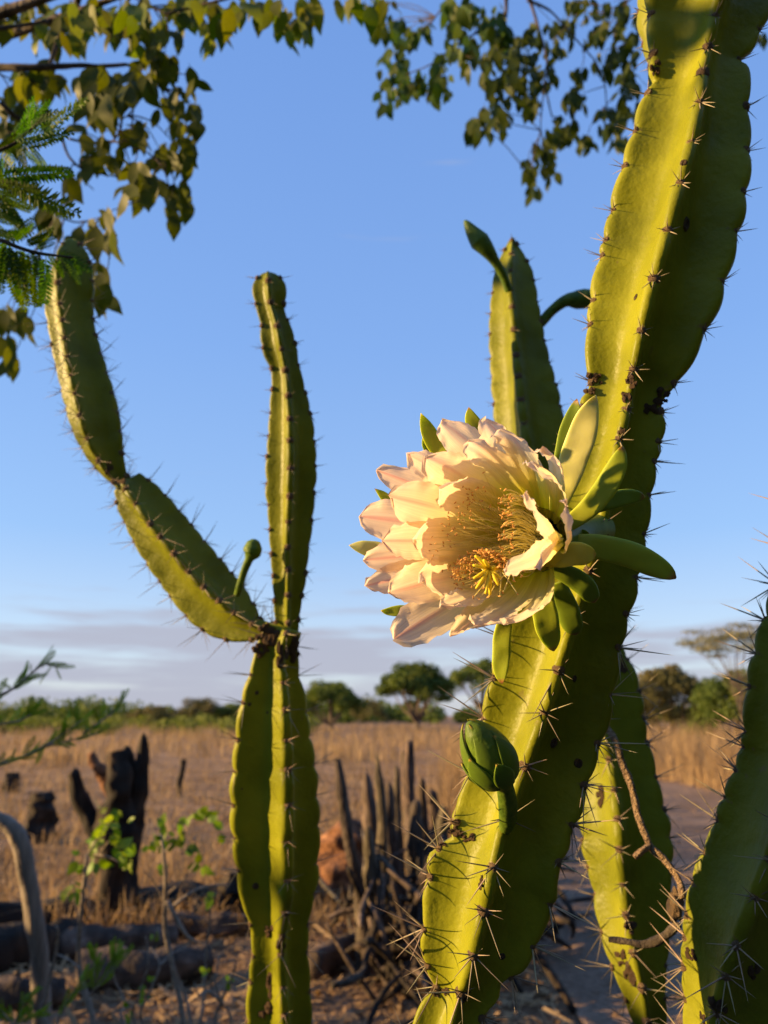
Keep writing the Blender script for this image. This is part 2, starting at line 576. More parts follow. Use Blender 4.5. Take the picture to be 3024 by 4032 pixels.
M['sepal_pale'] = sepal_mat('sepal_pale', (0.48, 0.46, 0.08), (0.55, 0.52, 0.18), (0.50, 0.34, 0.18))
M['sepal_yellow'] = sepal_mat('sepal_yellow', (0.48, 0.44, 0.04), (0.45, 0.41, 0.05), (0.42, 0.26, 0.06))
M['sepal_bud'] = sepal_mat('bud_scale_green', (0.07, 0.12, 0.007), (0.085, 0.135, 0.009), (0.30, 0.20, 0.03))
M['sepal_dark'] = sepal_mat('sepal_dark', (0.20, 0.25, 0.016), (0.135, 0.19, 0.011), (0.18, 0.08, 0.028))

# ------------------------------------------------------------------ setting: ground, path
def ground_mat(name, stops, sc):
    m, n, b = mat_base(name)
    l = n.links.new
    t = n.nodes.new('ShaderNodeTexCoord')
    z = n.nodes.new('ShaderNodeTexNoise')
    z.inputs['Scale'].default_value = sc
    z.inputs['Detail'].default_value = 9
    z.inputs['Roughness'].default_value = 0.65
    l(t.outputs['Object'], z.inputs['Vector'])
    r = ramp_node(n, stops)
    l(z.outputs[0], r.inputs[0])
    z2 = n.nodes.new('ShaderNodeTexNoise')
    z2.inputs['Scale'].default_value = 28
    z2.inputs['Detail'].default_value = 8
    l(t.outputs['Object'], z2.inputs['Vector'])
    h = n.nodes.new('ShaderNodeHueSaturation')
    mr = n.nodes.new('ShaderNodeMapRange')
    mr.inputs['From Min'].default_value = 0.3
    mr.inputs['From Max'].default_value = 0.7
    mr.inputs['To Min'].default_value = 0.7
    mr.inputs['To Max'].default_value = 1.25
    l(z2.outputs[0], mr.inputs[0])
    l(mr.outputs[0], h.inputs['Value'])
    l(r.outputs[0], h.inputs['Color'])
    l(h.outputs[0], b.inputs['Base Color'])
    b.inputs['Roughness'].default_value = 0.95
    b.inputs['Specular IOR Level'].default_value = 0.1
    bn = n.nodes.new('ShaderNodeBump')
    bn.inputs['Strength'].default_value = 0.9
    bn.inputs['Distance'].default_value = 0.05
    l(z2.outputs[0], bn.inputs['Height'])
    l(bn.outputs[0], b.inputs['Normal'])
    return m
M['soil'] = ground_mat('dry_soil', [(0.3, (0.13, 0.078, 0.045)), (0.5, (0.24, 0.15, 0.088)), (0.7, (0.36, 0.24, 0.145))], 0.9)
M['path'] = ground_mat('path_dirt', [(0.3, (0.16, 0.105, 0.070)), (0.55, (0.26, 0.175, 0.120)), (0.75, (0.34, 0.24, 0.17))], 1.3)

def hgt(x, y):
    r = math.hypot(x, y)
    k = min(1.0, max(0.0, (r - 2.5) / 3.0))
    return k * (0.05 * noise.noise(Vector((x * 0.5, y * 0.5, 0))) + 0.03 * noise.noise(Vector((x * 1.7, y * 1.7, 3)))) * (1 if r < 60 else 60 / r)
gx = np.unique(np.concatenate([np.linspace(-18, 18, 90), np.array([-900, -400, -200, -120, -80, -55, -40, -30, -24, 24, 30, 40, 55, 80, 120, 200, 400, 900])]))
gy = np.unique(np.concatenate([np.linspace(-12, 30, 110), np.array([-300, -120, -60, -30, -18, 34, 40, 48, 58, 70, 90, 120, 170, 250, 400, 700, 1400])]))
gv = [(x, y, hgt(x, y)) for y in gy for x in gx]
nx_ = len(gx)
gf = [(j * nx_ + i, j * nx_ + i + 1, (j + 1) * nx_ + i + 1, (j + 1) * nx_ + i) for j in range(len(gy) - 1) for i in range(nx_ - 1)]
newobj('ground', mesh('ground', gv, gf), None, M['soil'], 'structure')
def path_x(y):
    """left and right edge of the dirt path at distance y"""
    c = 0.30 + 0.085 * y
    return c + 0.25 + 0.1 * math.sin(y * 0.7), c + 4.6 + 0.35 * math.sin(y * 0.45 + 1) - min(2.0, max(0, (y - 14)) * 0.06)
pv, pf = [], []
ys = list(np.concatenate([np.linspace(-3, 30, 67), np.array([33, 37, 42, 48, 56, 66, 80, 100, 130])]))
for y in ys:
    a, b = path_x(y)
    for k in range(13):
        x = a + (b - a) * k / 12
        e = min(k, 12 - k) / 6
        rut = 0.02 * math.sin(k * 1.05) * e
        pv.append((x, y, hgt(x, y) + 0.012 + rut * 0.5 + 0.008 * noise.noise(Vector((x * 3, y * 3, 1)))))
for j in range(len(ys) - 1):
    for k in range(12):
        pf.append((j * 13 + k, j * 13 + k + 1, (j + 1) * 13 + k + 1, (j + 1) * 13 + k))
newobj('path', mesh('path', pv, pf), None, M['path'], 'structure')

# ------------------------------------------------------------------ columnar cactus stems
def profile(n, v, ct):
    """closed cross-section: list of (angle offset, radius, crest weight, rib index)"""
    half = [(0, 1.0), (ct * 0.5, 0.988), (ct * 0.85, 0.945), (ct, 0.875)]
    V = (v * math.sin(math.pi / n), v * math.cos(math.pi / n))
    a = half[-1]
    fl = []
    for t in (0.25, 0.5, 0.75, 1.0):
        x = a[0] + (V[0] - a[0]) * t
        y = a[1] + (V[1] - a[1]) * t
        bow = -0.035 * math.sin(math.pi * t)
        fl.append((x + bow * 0.7, y + bow))
    half = half + fl
    outp = []
    for i in range(n):
        base = 2 * math.pi * i / n
        left = [(-x, y) for x, y in half[1:-1]][::-1]
        for x, y in left + half:
            r = math.hypot(x, y)
            outp.append((base + math.atan2(x, y), r, max(0.0, min(1.0, (r - v) / (1 - v))), i))
    return outp

class Stem:
    pass
def build_stem(root, stations, n=4, valley=0.6, ct=0.13, areoles=None, spacing=0.033, extra_bot=(), extra_top=(), mat='cactus',
               scal=0.07, name='stem', nst=None, lump=0.03, seed=0.0, tip=False, notches=()):
    """stations: (Lx, Ly, Rx, Ry, front-rib fraction, depth) in photo pixels, listed top to bottom"""
    c, r, s, th = [], [], [], []
    for (lx, ly, rx, ry, fr, d) in stations:
        a, b = P(lx, ly, d), P(rx, ry, d)
        c.append((a + b) / 2)
        r.append((b - a).length / 2 / (0.951 if n == 5 else 1.0))
        s.append((b - a).normalized())
        if callable(fr):                                # turn the stem until its front rib projects onto the traced line
            side = s[-1]
            front = (CAM - c[-1]).normalized()
            front = (front - side * front.dot(side)).normalized()
            best = (1e9, 0)
            for k_ in range(-60, 61, 2):
                t_ = R(k_)
                uu, vv = px(c[-1] + (side * math.sin(t_) + front * math.cos(t_)) * r[-1])
                best = min(best, (abs(uu - fr(vv)) + abs(k_) * 0.15, t_))
            th.append(best[1])
        else:
            th.append(math.asin(max(-0.9, min(0.9, (fr - 0.5) * 2))))
    c = [Vector(p) for p, _ in extra_top] + c + [Vector(p) for p, _ in extra_bot]
    r = [q for _, q in extra_top] + r + [q for _, q in extra_bot]
    s = [s[0]] * len(extra_top) + s + [s[-1]] * len(extra_bot)
    th = [th[0]] * len(extra_top) + th + [th[-1]] * len(extra_bot)
    seg = [0.0]
    for i in range(1, len(c)):
        seg.append(seg[-1] + (c[i] - c[i - 1]).length)
    L = seg[-1]
    N = nst or max(40, int(L / 0.0045))
    S = np.linspace(0, L, N)
    def itp(vals):
        return np.interp(S, seg, vals)
    C = np.stack([itp([p[k] for p in c]) for k in range(3)], 1)
    SD = np.stack([itp([p[k] for p in s]) for k in range(3)], 1)
    RR, TH = itp(r), itp(th)
    def sm(a, k):
        ker = np.hanning(k + 2)[1:-1]
        ker /= ker.sum()
        pad = np.concatenate([np.repeat(a[:1], k // 2, 0), a, np.repeat(a[-1:], k // 2, 0)])
        if a.ndim == 1:
            return np.convolve(pad, ker, 'valid')[:len(a)]
        return np.stack([np.convolve(pad[:, j], ker, 'valid')[:len(a)] for j in range(a.shape[1])], 1)
    win = max(3, int(0.022 / (L / N)) | 1)
    C, SD, TH = sm(C, win * 2 + 1), sm(SD, win * 2 + 1), sm(TH, win * 2 + 1)
    RR = sm(RR, max(3, (win // 2) | 1))
    T = np.gradient(C, axis=0)
    T /= np.linalg.norm(T, axis=1)[:, None]
    SD = SD - T * (SD * T).sum(1)[:, None]
    SD /= np.linalg.norm(SD, axis=1)[:, None]
    FR = np.cross(SD, T)
    tocam = np.array(CAM) - C
    flip = np.sign((FR * tocam).sum(1))
    FR = FR * np.where(flip == 0, 1, flip)[:, None]
    if tip:                                             # rounded growing tip at the first stations
        k = int(min(N * 0.2, max(6, RR[N // 8] * 1.5 / (L / N))))
        x = np.linspace(0, 1, k)
        RR[:k] *= np.sqrt(np.maximum(0.0, 1 - (1 - x) ** 2)) * 0.85 + 0.15 * x + 0.0
        RR[0] = RR[1] * 0.35
    prof = profile(n, valley, ct)
    st = Stem()
    st.C, st.R, st.SD, st.FR, st.T, st.TH, st.S, st.n, st.L = C, RR, SD, FR, T, TH, S, n, L
    # areole positions (arc length) per rib
    def crest(i, j):
        a = TH[j] + 2 * math.pi * i / n
        return C[j] + RR[j] * (math.sin(a) * SD[j] + math.cos(a) * FR[j])
    pos = []
    for i in range(n):
        lst = []
        if areoles and i in areoles:
            vv = np.array([px(crest(i, j))[1] for j in range(N)])
            for v in areoles[i]:
                lst.append(S[int(np.argmin(np.abs(vv - v)))])
            lo, hi = min(lst), max(lst)
            p = hi + spacing
            while p < L - 0.004:
                lst.append(p)
                p += spacing * random.uniform(0.85, 1.15)
            p = lo - spacing
            while p > 0.004:
                lst.append(p)
                p -= spacing * random.uniform(0.85, 1.15)
        else:
            p = 0.006 + random.uniform(0, spacing * 0.6)
            while p < L - 0.004:
                lst.append(p)
                p += spacing * random.uniform(0.85, 1.15)
        pos.append(sorted(lst))
    V, cork = [], []
    bul, near = [], []
    for i in range(n):
        a = np.array([-spacing * 0.5] + pos[i] + [L + spacing * 0.5])
        k = np.clip(np.searchsorted(a, S) - 1, 0, len(a) - 2)
        q = np.clip((S - a[k]) / np.maximum(1e-5, a[k + 1] - a[k]), 0, 1)
        bul.append(np.sin(np.pi * q) ** 0.7 - 0.55)
        near.append(np.exp(-(np.minimum(np.abs(S - a[k]), np.abs(S - a[k + 1])) / 0.0045) ** 2))
    for (rib, v_, dep_, wid_) in notches:                # old growth joints: the rib pinches in
        vv = np.array([px(crest(rib, j))[1] for j in range(N)])
        s0 = S[int(np.argmin(np.abs(vv - v_)))]
        bul[rib] = bul[rib] - dep_ * np.exp(-((S - s0) / wid_) ** 2)
    m = len(prof)
    loc = root.location
    for j in range(N):
        cj, sj, fj = Vector(C[j]), Vector(SD[j]), Vector(FR[j])
        for (ang, rad, wgt, i) in prof:
            a = ang + TH[j]
            k = 1 + scal * bul[i][j] * wgt
            d = sj * math.sin(a) + fj * math.cos(a)
            q = cj + d * (RR[j] * rad * k)
            nv = noise.noise(q * 22 + Vector((seed, 0, 0))) + 0.5 * noise.noise(q * 55 + Vector((0, seed, 0)))
            q = q + d * RR[j] * lump * nv
            V.append(q)
            cork.append(near[i][j] * max(0, wgt - 0.45) * 0.75)
    F = []
    for j in range(N - 1):
        for k in range(m):
            k2 = (k + 1) % m
            F.append((j * m + k, j * m + k2, (j + 1) * m + k2, (j + 1) * m + k))
    F.append(tuple(range(m)))
    F.append(tuple(range((N - 1) * m + m - 1, (N - 1) * m - 1, -1)))
    me = mesh(name, shift(V, loc), F)
    bm = bmesh.new()
    bm.from_mesh(me)
    bmesh.ops.recalc_face_normals(bm, faces=bm.faces)
    bm.to_mesh(me)
    bm.free()
    at = me.attributes.new('cork', 'FLOAT', 'POINT')
    at.data.foreach_set('value', np.array(cork, dtype=np.float32))
    st.obj = newobj(name, me, root, M[mat])
    st.bvh = BVHTree.FromPolygons([tuple(v) for v in V], F)
    st.areoles = []
    for i in range(n):
        for p in pos[i]:
            j = int(np.clip(np.searchsorted(S, p), 0, N - 1))
            a = TH[j] + 2 * math.pi * i / n
            d = Vector(math.sin(a) * SD[j] + math.cos(a) * FR[j])
            q = Vector(C[j]) + d * (RR[j] * (1 + scal * bul[i][j]) - 0.0012)
            st.areoles.append((q, d, Vector(-T[j]), i, p))       # -T points up the stem
    return st

# one spine: thin five-sided cone of unit length along +Z; object scale gives the length
def spine_mesh():
    V, F = [], []
    for z, r in ((0, 0.55), (0.10, 1.0), (0.55, 0.72), (0.93, 0.22)):
        for k in range(5):
            a = 2 * math.pi * k / 5
            V.append((r * math.cos(a), r * math.sin(a), z))
    V.append((0, 0, 1))
    for i in range(3):
        for k in range(5):
            F.append((i * 5 + k, i * 5 + (k + 1) % 5, i * 5 + 5 + (k + 1) % 5, i * 5 + 5 + k))
    for k in range(5):
        F.append((15 + k, 15 + (k + 1) % 5, 20))
    return mesh('spine', V, F)
SPINE = spine_mesh()
SPINE.materials.append(M['spine'])
def lump_mesh(name, seed, sub=2, sq=(1, 1, 0.7), amp=0.3, fr=2.2):
    bm = bmesh.new()
    bmesh.ops.create_icosphere(bm, subdivisions=sub, radius=1)
    for v in bm.verts:
        k = 1 + amp * noise.noise(v.co * fr + Vector((seed, seed, 0))) + amp * 0.6 * noise.noise(v.co * fr * 2.7 + Vector((0, seed, 0)))
        v.co = Vector((v.co.x * sq[0], v.co.y * sq[1], v.co.z * sq[2])) * k
    me = bpy.data.meshes.new(name)
    bm.to_mesh(me)
    bm.free()
    me.polygons.foreach_set('use_smooth', [True] * len(me.polygons))
    return me
AREOLES = [lump_mesh('areole', s * 3.1) for s in range(5)]
for a_ in AREOLES:
    a_.materials.append(M['areole'])

def spines_on(root, stems_lens, limit=290, areole_r=0.0046, thick=0.00055):
    """areole cushions with their spines: the largest in view as objects, the rest joined"""
    items = []
    for st, lenf, count in stems_lens:
        for (q, d, up, rib, s) in st.areoles:
            u, v = px(q)
            vis = (CAM - q).normalized().dot(d)
            inframe = -150 < u < 3174 and -150 < v < 4182
            lmin, lmax = lenf(v)
            score = (1 if inframe and vis > -0.45 else 0) * (0.6 + lmax / 0.02) + (0.3 if vis > 0 else 0)
            items.append((score, q, d, up, lmin, lmax, count, inframe and vis > -0.6))
    items.sort(key=lambda t: -t[0])
    used = 0
    V, F = [], []
    base = np.array([v.co for v in SPINE.vertices])
    bf = [tuple(p.vertices) for p in SPINE.polygons]
    for (score, q, d, up, lmin, lmax, count, show) in items:
        side = d.cross(up).normalized()
        up2 = side.cross(d).normalized()
        rot = Matrix((side, up2, d)).transposed()
        r = areole_r * random.uniform(0.8, 1.25)
        nsp = random.randint(*count)
        rr = []
        for k in range(nsp):
            a = 2 * math.pi * (k + random.uniform(-0.3, 0.3)) / nsp + 0.5
            tilt = random.uniform(0.9, 1.35) if k > 1 else random.uniform(0.05, 0.6)
            vec = Vector((math.sin(tilt) * math.cos(a), math.sin(tilt) * math.sin(a), math.cos(tilt)))
            ln = random.uniform(lmin, lmax) * (1.0 if k <= 1 else random.uniform(0.3, 0.85))
            if k > 1 and vec.y < -0.3:
                ln *= 1.25
            rr.append((vec, ln))
        as_obj = show and used + nsp <= limit
        if show:
            ar = newobj('areole', random.choice(AREOLES), root)
            mw = Matrix.Translation(q - root.location) @ rot.to_4x4() @ Matrix.Scale(r, 4)
            ar.matrix_local = mw
            if as_obj:
                used += nsp
        for vec, ln in rr:
            tk = thick * random.uniform(0.8, 1.15) * (0.8 + ln * 13)
            mq = vec.to_track_quat('Z', 'Y').to_matrix().to_4x4()
            if as_obj:
                sp = newobj('spine', SPINE, ar)
                sp.matrix_local = mq @ Matrix.Diagonal((tk / r, tk / r, ln / r, 1))
            elif show or random.random() < 0.5:
                mm = Matrix.Translation(q - root.location) @ rot.to_4x4() @ mq @ Matrix.Diagonal((tk, tk, ln, 1))
                b0 = len(V)
                A = np.array(mm)
                V.extend((base @ A[:3, :3].T + A[:3, 3]).tolist())
                F.extend([tuple(i + b0 for i in f) for f in bf])
    if V:
        newobj('spine_mass', mesh('spine_mass', V, F), root, M['spine'], 'stuff')

def on_surface(st, u, v):
    h = st.bvh.ray_cast(CAM, ray(u, v).normalized())
    return (h[0], h[1]) if h[0] is not None else (None, None)
def scab(root, st, u, v, wpx, hpx, mat='scab', seed=0, name='corky_scab', flat=0.35, amp=0.5):
    q, nrm = on_surface(st, u, v)
    if q is None:
        return
    if nrm.dot(CAM - q) < 0:
        nrm = -nrm
    d = depth(q)
    sx, sy = wpx * 0.46 * d / FPX, hpx * 0.46 * d / FPX
    x = (RT - nrm * RT.dot(nrm)).normalized()
    y = nrm.cross(x)
    rs_ = random.Random(seed)
    bm = bmesh.new()
    for k in range(9):                                  # crusty cluster of small corky bumps
        a_, r_ = rs_.uniform(0, 6.283), rs_.random() ** 0.6 * 0.95
        sz = rs_.uniform(0.22, 0.5)
        g_ = bmesh.ops.create_icosphere(bm, subdivisions=2, radius=1)
        for v_ in g_['verts']:
            k1 = 1 + 0.55 * noise.noise(v_.co * 2.0 + Vector((seed + k, k, 0))) + 0.4 * noise.noise(v_.co * 5.0 + Vector((k, seed, 0)))
            v_.co = Vector((v_.co.x * sz, v_.co.y * sz, v_.co.z * sz * (0.5 + flat))) * k1 + Vector((math.cos(a_) * r_, math.sin(a_) * r_, 0.05))
    me = bpy.data.meshes.new(name)
    bm.to_mesh(me)
    bm.free()
    o = newobj(name, me, root, M[mat])
    mm = Matrix((x * sx, y * sy, nrm * min(sx, sy))).transposed().to_4x4()
    o.matrix_local = Matrix.Translation(q - root.location) @ mm
    return o
def ring_scar(root, st, u, v, wpx):
    """round scar: raised dark rim round a sunken centre"""
    q, nrm = on_surface(st, u, v)
    if q is None:
        return
    if nrm.dot(CAM - q) < 0:
        nrm = -nrm
    r = wpx * 0.40 * depth(q) / FPX
    V, F = [], []
    rings = [(0.0, 0.05), (0.35, 0.05), (0.55, 0.16), (0.8, 0.22), (1.05, 0.12), (1.2, -0.15)]
    K = 18
    for rr, h in rings:
        for k in range(K):
            a = 2 * math.pi * k / K
            w_ = 1 + 0.12 * noise.noise(Vector((math.cos(a) * 2, math.sin(a) * 2, u * 0.01)))
            V.append((rr * w_ * math.cos(a) * r, rr * w_ * math.sin(a) * r, h * r))
    for i in range(len(rings) - 1):
        for k in range(K):
            F.append((i * K + k, i * K + (k + 1) % K, (i + 1) * K + (k + 1) % K, (i + 1) * K + k))
    o = newobj('round_scar', mesh('round_scar', V, F), root, M['scar'])
    x = nrm.orthogonal().normalized()
    o.matrix_local = Matrix.Translation(q - root.location) @ Matrix((x, nrm.cross(x), nrm)).transposed().to_4x4()

def pol(pts):
    """(x, y) polyline as function of y"""
    a = np.array(sorted([(p[1], p[0]) for p in pts]))
    return lambda y: float(np.interp(y, a[:, 0], a[:, 1]))
def stations_from(Lp, Fp, Rp, v0, v1, k, dep, step=24):
    L, F_, R_ = pol(Lp), pol(Fp), pol(Rp)
    res = []
    v = v0
    while v <= v1:
        wdt = R_(v) - L(v)
        ry = v + k * wdt
        rx = R_(ry)
        res.append((L(v), v, rx, ry, F_, dep(v)))
        v += step
    return res

# ---- the big flowering cactus
mainL = [(2505, -160), (2521, 0), (2541, 127), (2552, 220), (2562, 330), (2535, 400), (2505, 480), (2472, 600), (2433, 744), (2409, 862), (2382, 960), (2360, 1080),
         (2332, 1214), (2315, 1312), (2311, 1422), (2320, 1500), (2290, 1580), (2215, 1800), (2150, 2000), (2075, 2250), (1990, 2500), (1941, 2665), (1907, 2800),
         (1862, 3000), (1831, 3107), (1816, 3205), (1790, 3262), (1722, 3310), (1694, 3410), (1674, 3538), (1659, 3655), (1672, 3770), (1700, 3850), (1706, 3895), (1655, 3960), (1615, 4040), (1590, 4200)]
mainF = [(2850, -160), (2824, 0), (2775, 186), (2731, 392), (2717, 543), (2678, 720), (2629, 906), (2575, 1092), (2516, 1292), (2488, 1458), (2452, 1686), (2400, 1900), (2371, 2075),
         (2290, 2350), (2202, 2632), (2135, 2826), (2061, 3019), (1978, 3234), (1938, 3420), (1899, 3601), (1860, 3763), (1806, 3910), (1772, 4032), (1750, 4200)]
mainR = [(3040, -160), (3012, 0), (2985, 137), (2935, 235), (2905, 320), (2918, 440), (2913, 587), (2908, 744), (2893, 910), (2855, 1057), (2800, 1270), (2698, 1458), (2625, 1567), (2608, 1640),
         (2575, 1790), (2555, 1889), (2544, 1948), (2521, 2108), (2515, 2193), (2481, 2336), (2447, 2437), (2420, 2572), (2405, 2680), (2382, 2800), (2345, 2931), (2318, 3029), (2301, 3097),
         (2280, 3185), (2250, 3273), (2213, 3381), (2190, 3459), (2144, 3567), (2115, 3655), (2070, 3740), (2020, 3841), (1950, 3910), (1920, 3960), (1890, 4040), (1860, 4250)]
dm = lambda v: 0.64 + 0.10 * (1 - v / 4032)
stm = stations_from(mainL, mainF, mainR, -160, 4040, 0.235, dm)
bc = P(1740, 4200, 0.635)
root_m = thing('columnar_cactus', Vector((bc.x - 0.05, bc.y + 0.02, 0)), 'tall ribbed green cactus bearing the open cream flower', 'cactus')
ext = [(bc, 0.042), (Vector((bc.x - 0.03, bc.y + 0.01, 0.9)), 0.05), (Vector((bc.x - 0.045, bc.y + 0.02, 0.5)), 0.056), (Vector((bc.x - 0.05, bc.y + 0.02, -0.03)), 0.06)]
tp0 = P(2800, -420, 0.76)
z2y = lambda ys_: [0.979 * y for y in ys_]
z4y = lambda ys_: [1450 + 0.8439 * y for y in ys_]
z6y = lambda ys_: [2500 + 0.979 * y for y in ys_]
are_m = {0: [59, 186, 274, 392, 543, 720, 906, 1092, 1292, 1458, 1600, 1729, 1860, 2075, 2250, 2440, 2632, 2818, 3019, 3234, 3420, 3601, 3763, 3910],
         1: z2y([120, 240, 440, 600, 770, 935, 1125, 1320]) + z4y([80, 200, 340, 440, 590, 775, 985, 1155, 1320]) + z6y([250, 435, 615, 770, 915, 1090, 1265, 1390]),
         4: z2y([60, 205, 375, 520, 665, 840, 970, 1020, 1205, 1295]) + [1492, 1600, 1760, 1950, 2150, 2350, 2520, 2660, 2830, 3040, 3215, 3320, 3440, 3640, 3790, 3880]}
S_main = build_stem(root_m, stm, 5, 0.55, 0.11, are_m, 0.036, extra_bot=ext, extra_top=[(P(2870, -900, 0.80), 0.046), (tp0, 0.052)], scal=0.075, seed=1.3,
                    notches=((4, 3262, 3.6, 0.006), (0, 3250, 1.0, 0.005), (1, 3300, 0.8, 0.006), (4, 320, 1.6, 0.006), (1, 235, 1.6, 0.008), (1, 1590, 2.2, 0.010), (4, 1530, 1.6, 0.008), (0, 1560, 0.9, 0.006), (4, 3890, 2.0, 0.008), (1, 3900, 3.0, 0.008), (0, 3915, 1.2, 0.006), (4, 3010, 1.2, 0.006)))
len_m = lambda v: (0.012, 0.021) if v < 1800 else ((0.013, 0.028) if v < 2500 else (0.026, 0.050))
spines_on(root_m, [(S_main, len_m, (7, 9))], 298)
for (u, v, w_) in ((2700, 882, 62), (2262, 2672, 30), (2180, 2925, 46), (2277, 3005, 40), (1978, 3766, 30), (2503, 1170, 30), (2692, 640, 30)):
    ring_scar(root_m, S_main, u, v, w_)
for i, (u, v, a, b) in enumerate(((1800, 3262, 70, 55), (1845, 3300, 60, 40), (1898, 3475, 52, 66), (2372, 2070, 70, 95), (2350, 2130, 60, 50), (2345, 1490, 60, 70), (2325, 1540, 45, 50), (2487, 1490, 52, 80), (2468, 1560, 40, 60),
                                  (2600, 1560, 70, 60), (2560, 1610, 60, 60), (2584, 268, 46, 60), (1765, 3905, 70, 40), (1835, 3925, 60, 36), (1715, 3905, 40, 46), (1745, 3330, 40, 30), (2448, 1700, 30, 40))):
    scab(root_m, S_main, u, v, a, b, 'scab', i * 2.3)

# ---- the flower (part of the cactus) : floral tube mesh with petals, sepals, stamens and stigma lobes below it
T0 = P(2135, 2125, 0.575)
AX = (RT * -0.545 + UP * 0.03 - FW * 0.838).normalized()
Q4 = lambda x, y: (1350 + 0.8439 * x, 1450 + 0.8439 * y)
def on_plane(x, y, h):
    """point of the zoomed pixel on the plane at height h above the flower base, square to the flower axis"""
    r = ray(*Q4(x, y))
    return CAM + r * ((T0 + AX * h - CAM).dot(AX) / r.dot(AX))
sfc, _ = on_surface(S_main, 2385, 2085)
sfc = sfc + FW * 0.012
tp, tr = smooth_path([sfc, sfc.lerp(T0, 0.45) + FW * 0.006, T0 - AX * 0.012, T0 + AX * 0.012], [0.013, 0.015, 0.020, 0.024], 20)
V, F = tube_data(tp, tr, 20, cap=False)
flower = newobj('cactus_flower', mesh('cactus_flower', shift(V, root_m.location), F), root_m, M['tube'])
flower['label'] = 'large open cream flower with pink tinged petals'
floc = root_m.location

def bez(a, b, c, t):
    return a * (1 - t) ** 2 + b * (2 * t * (1 - t)) + c * t * t
def put_uv(me, uvs):
    uvl = me.uv_layers.new(name='UVMap')
    idx = np.empty(len(me.loops), dtype=np.int32)
    me.loops.foreach_get('vertex_index', idx)
    uvl.data.foreach_set('uv', np.array(uvs, dtype=np.float32)[idx].ravel())
def petal(tip, h, wpx, pink=0.6, bow=0.012, mid=None, hm=None, seed=0.0, cup=0.22, ruffle=1.5, maxat=0.69, pointed=0.0, baser=0.017, recurve=0.0):
    tp_ = on_plane(*tip, h)
    rel = tp_ - T0
    rad = rel - AX * rel.dot(AX)
    ro = rad.normalized()
    if mid is not None:
        pm = on_plane(*mid, hm)
        rm = pm - T0
        ro = (rm - AX * rm.dot(AX)).normalized()
    b0 = T0 + AX * 0.004 + ro * baser
    if mid is None:
        pm = (b0 + tp_) / 2 + ro * bow - AX * bow * 0.7
    d = depth(tp_)
    W = wpx * 1.14 * 0.8439 * d / FPX / 2
    NT, NS = 34, 17
    V, uv = [], []
    chord = (tp_ - b0).normalized()
    for i in range(NT + 1):
        t = i / NT
        p = bez(b0, pm, tp_, t)
        tg = (bez(b0, pm, tp_, min(1, t + 0.02)) - bez(b0, pm, tp_, max(0, t - 0.02))).normalized()
        # the inner face looks at the flower axis
        foot = T0 + AX * (p - T0).dot(AX)
        inw = (foot - p)
        inw = (inw.normalized() if inw.length > 0.003 else -ro) + AX * 0.35
        sidev = tg.cross(inw).normalized()
        nrm = sidev.cross(tg).normalized()
        if t < maxat:
            wv = 0.34 + 0.66 * math.sin(0.5 * math.pi * (t / maxat)) ** 1.3
        else:
            x = (t - maxat) / (1 - maxat)
            wv = max(0.0, 1 - x ** (2.5 - pointed)) ** (0.5 + 0.3 * pointed)
        wv = max(wv, 0.02)
        for k in range(NS + 1):
            s = -1 + 2 * k / NS
            e = s * s
            q = p + sidev * (s * W * wv) + nrm * (cup * W * wv * e)
            q = q - nrm * (recurve * W * max(0, t - 0.75) ** 2 * 16 * 0.3)
            rf = (max(0, t - 0.3) / 0.7) ** 1.2 * abs(s) ** 2.2 * ruffle
            q = q + nrm * (0.0040 * rf * noise.noise(Vector((t * 9 + seed, s * 1.6 + seed * 2, seed))))
            q = q + nrm * (0.0024 * rf * noise.noise(Vector((t * 26 + seed, s * 3, seed * 3))))
            q = q + tg * (0.0022 * rf * noise.noise(Vector((t * 18, s * 6 + seed, seed * 5)))) + sidev * s * (0.0022 * rf * noise.noise(Vector((t * 30, seed, 2))))
            q = q + nrm * (0.0012 * math.exp(-(s / 0.12) ** 2) * math.sin(math.pi * t)) * -1.0
            q = q + nrm * 0.0025 * noise.noise(Vector((t * 2.5 + seed * 7, s * 1.3, seed)))
            V.append(q)
            uv.append(((s + 1) / 2, t))
    F = [(i * (NS + 1) + k, i * (NS + 1) + k + 1, (i + 1) * (NS + 1) + k + 1, (i + 1) * (NS + 1) + k) for i in range(NT) for k in range(NS)]
    me = mesh('petal', shift(V, floc), F)
    put_uv(me, uv)
    o = newobj('petal', me, flower, M['petal'])
    o['pink'] = float(pink)
    return o
# outer whorl
petal((160, 478), 0.088, 125, 1.0, 0.010, seed=1)
petal((76, 690), 0.084, 185, 1.0, 0.010, seed=2)
petal((95, 895), 0.086, 140, 1.0, 0.010, seed=3)
petal((106, 1015), 0.088, 135, 1.0, 0.010, seed=4)
petal((238, 1262), 0.092, 200, 1.0, 0.006, seed=5)
petal((462, 238), 0.088, 175, 0.5, 0.012, seed=6)
petal((668, 240), 0.092, 160, 0.7, 0.014, seed=7)
petal((502, 1248), 0.090, 110, 0.6, 0.012, seed=8, pointed=0.7)
petal((300, 400), 0.090, 140, 0.5, 0.010, seed=9)
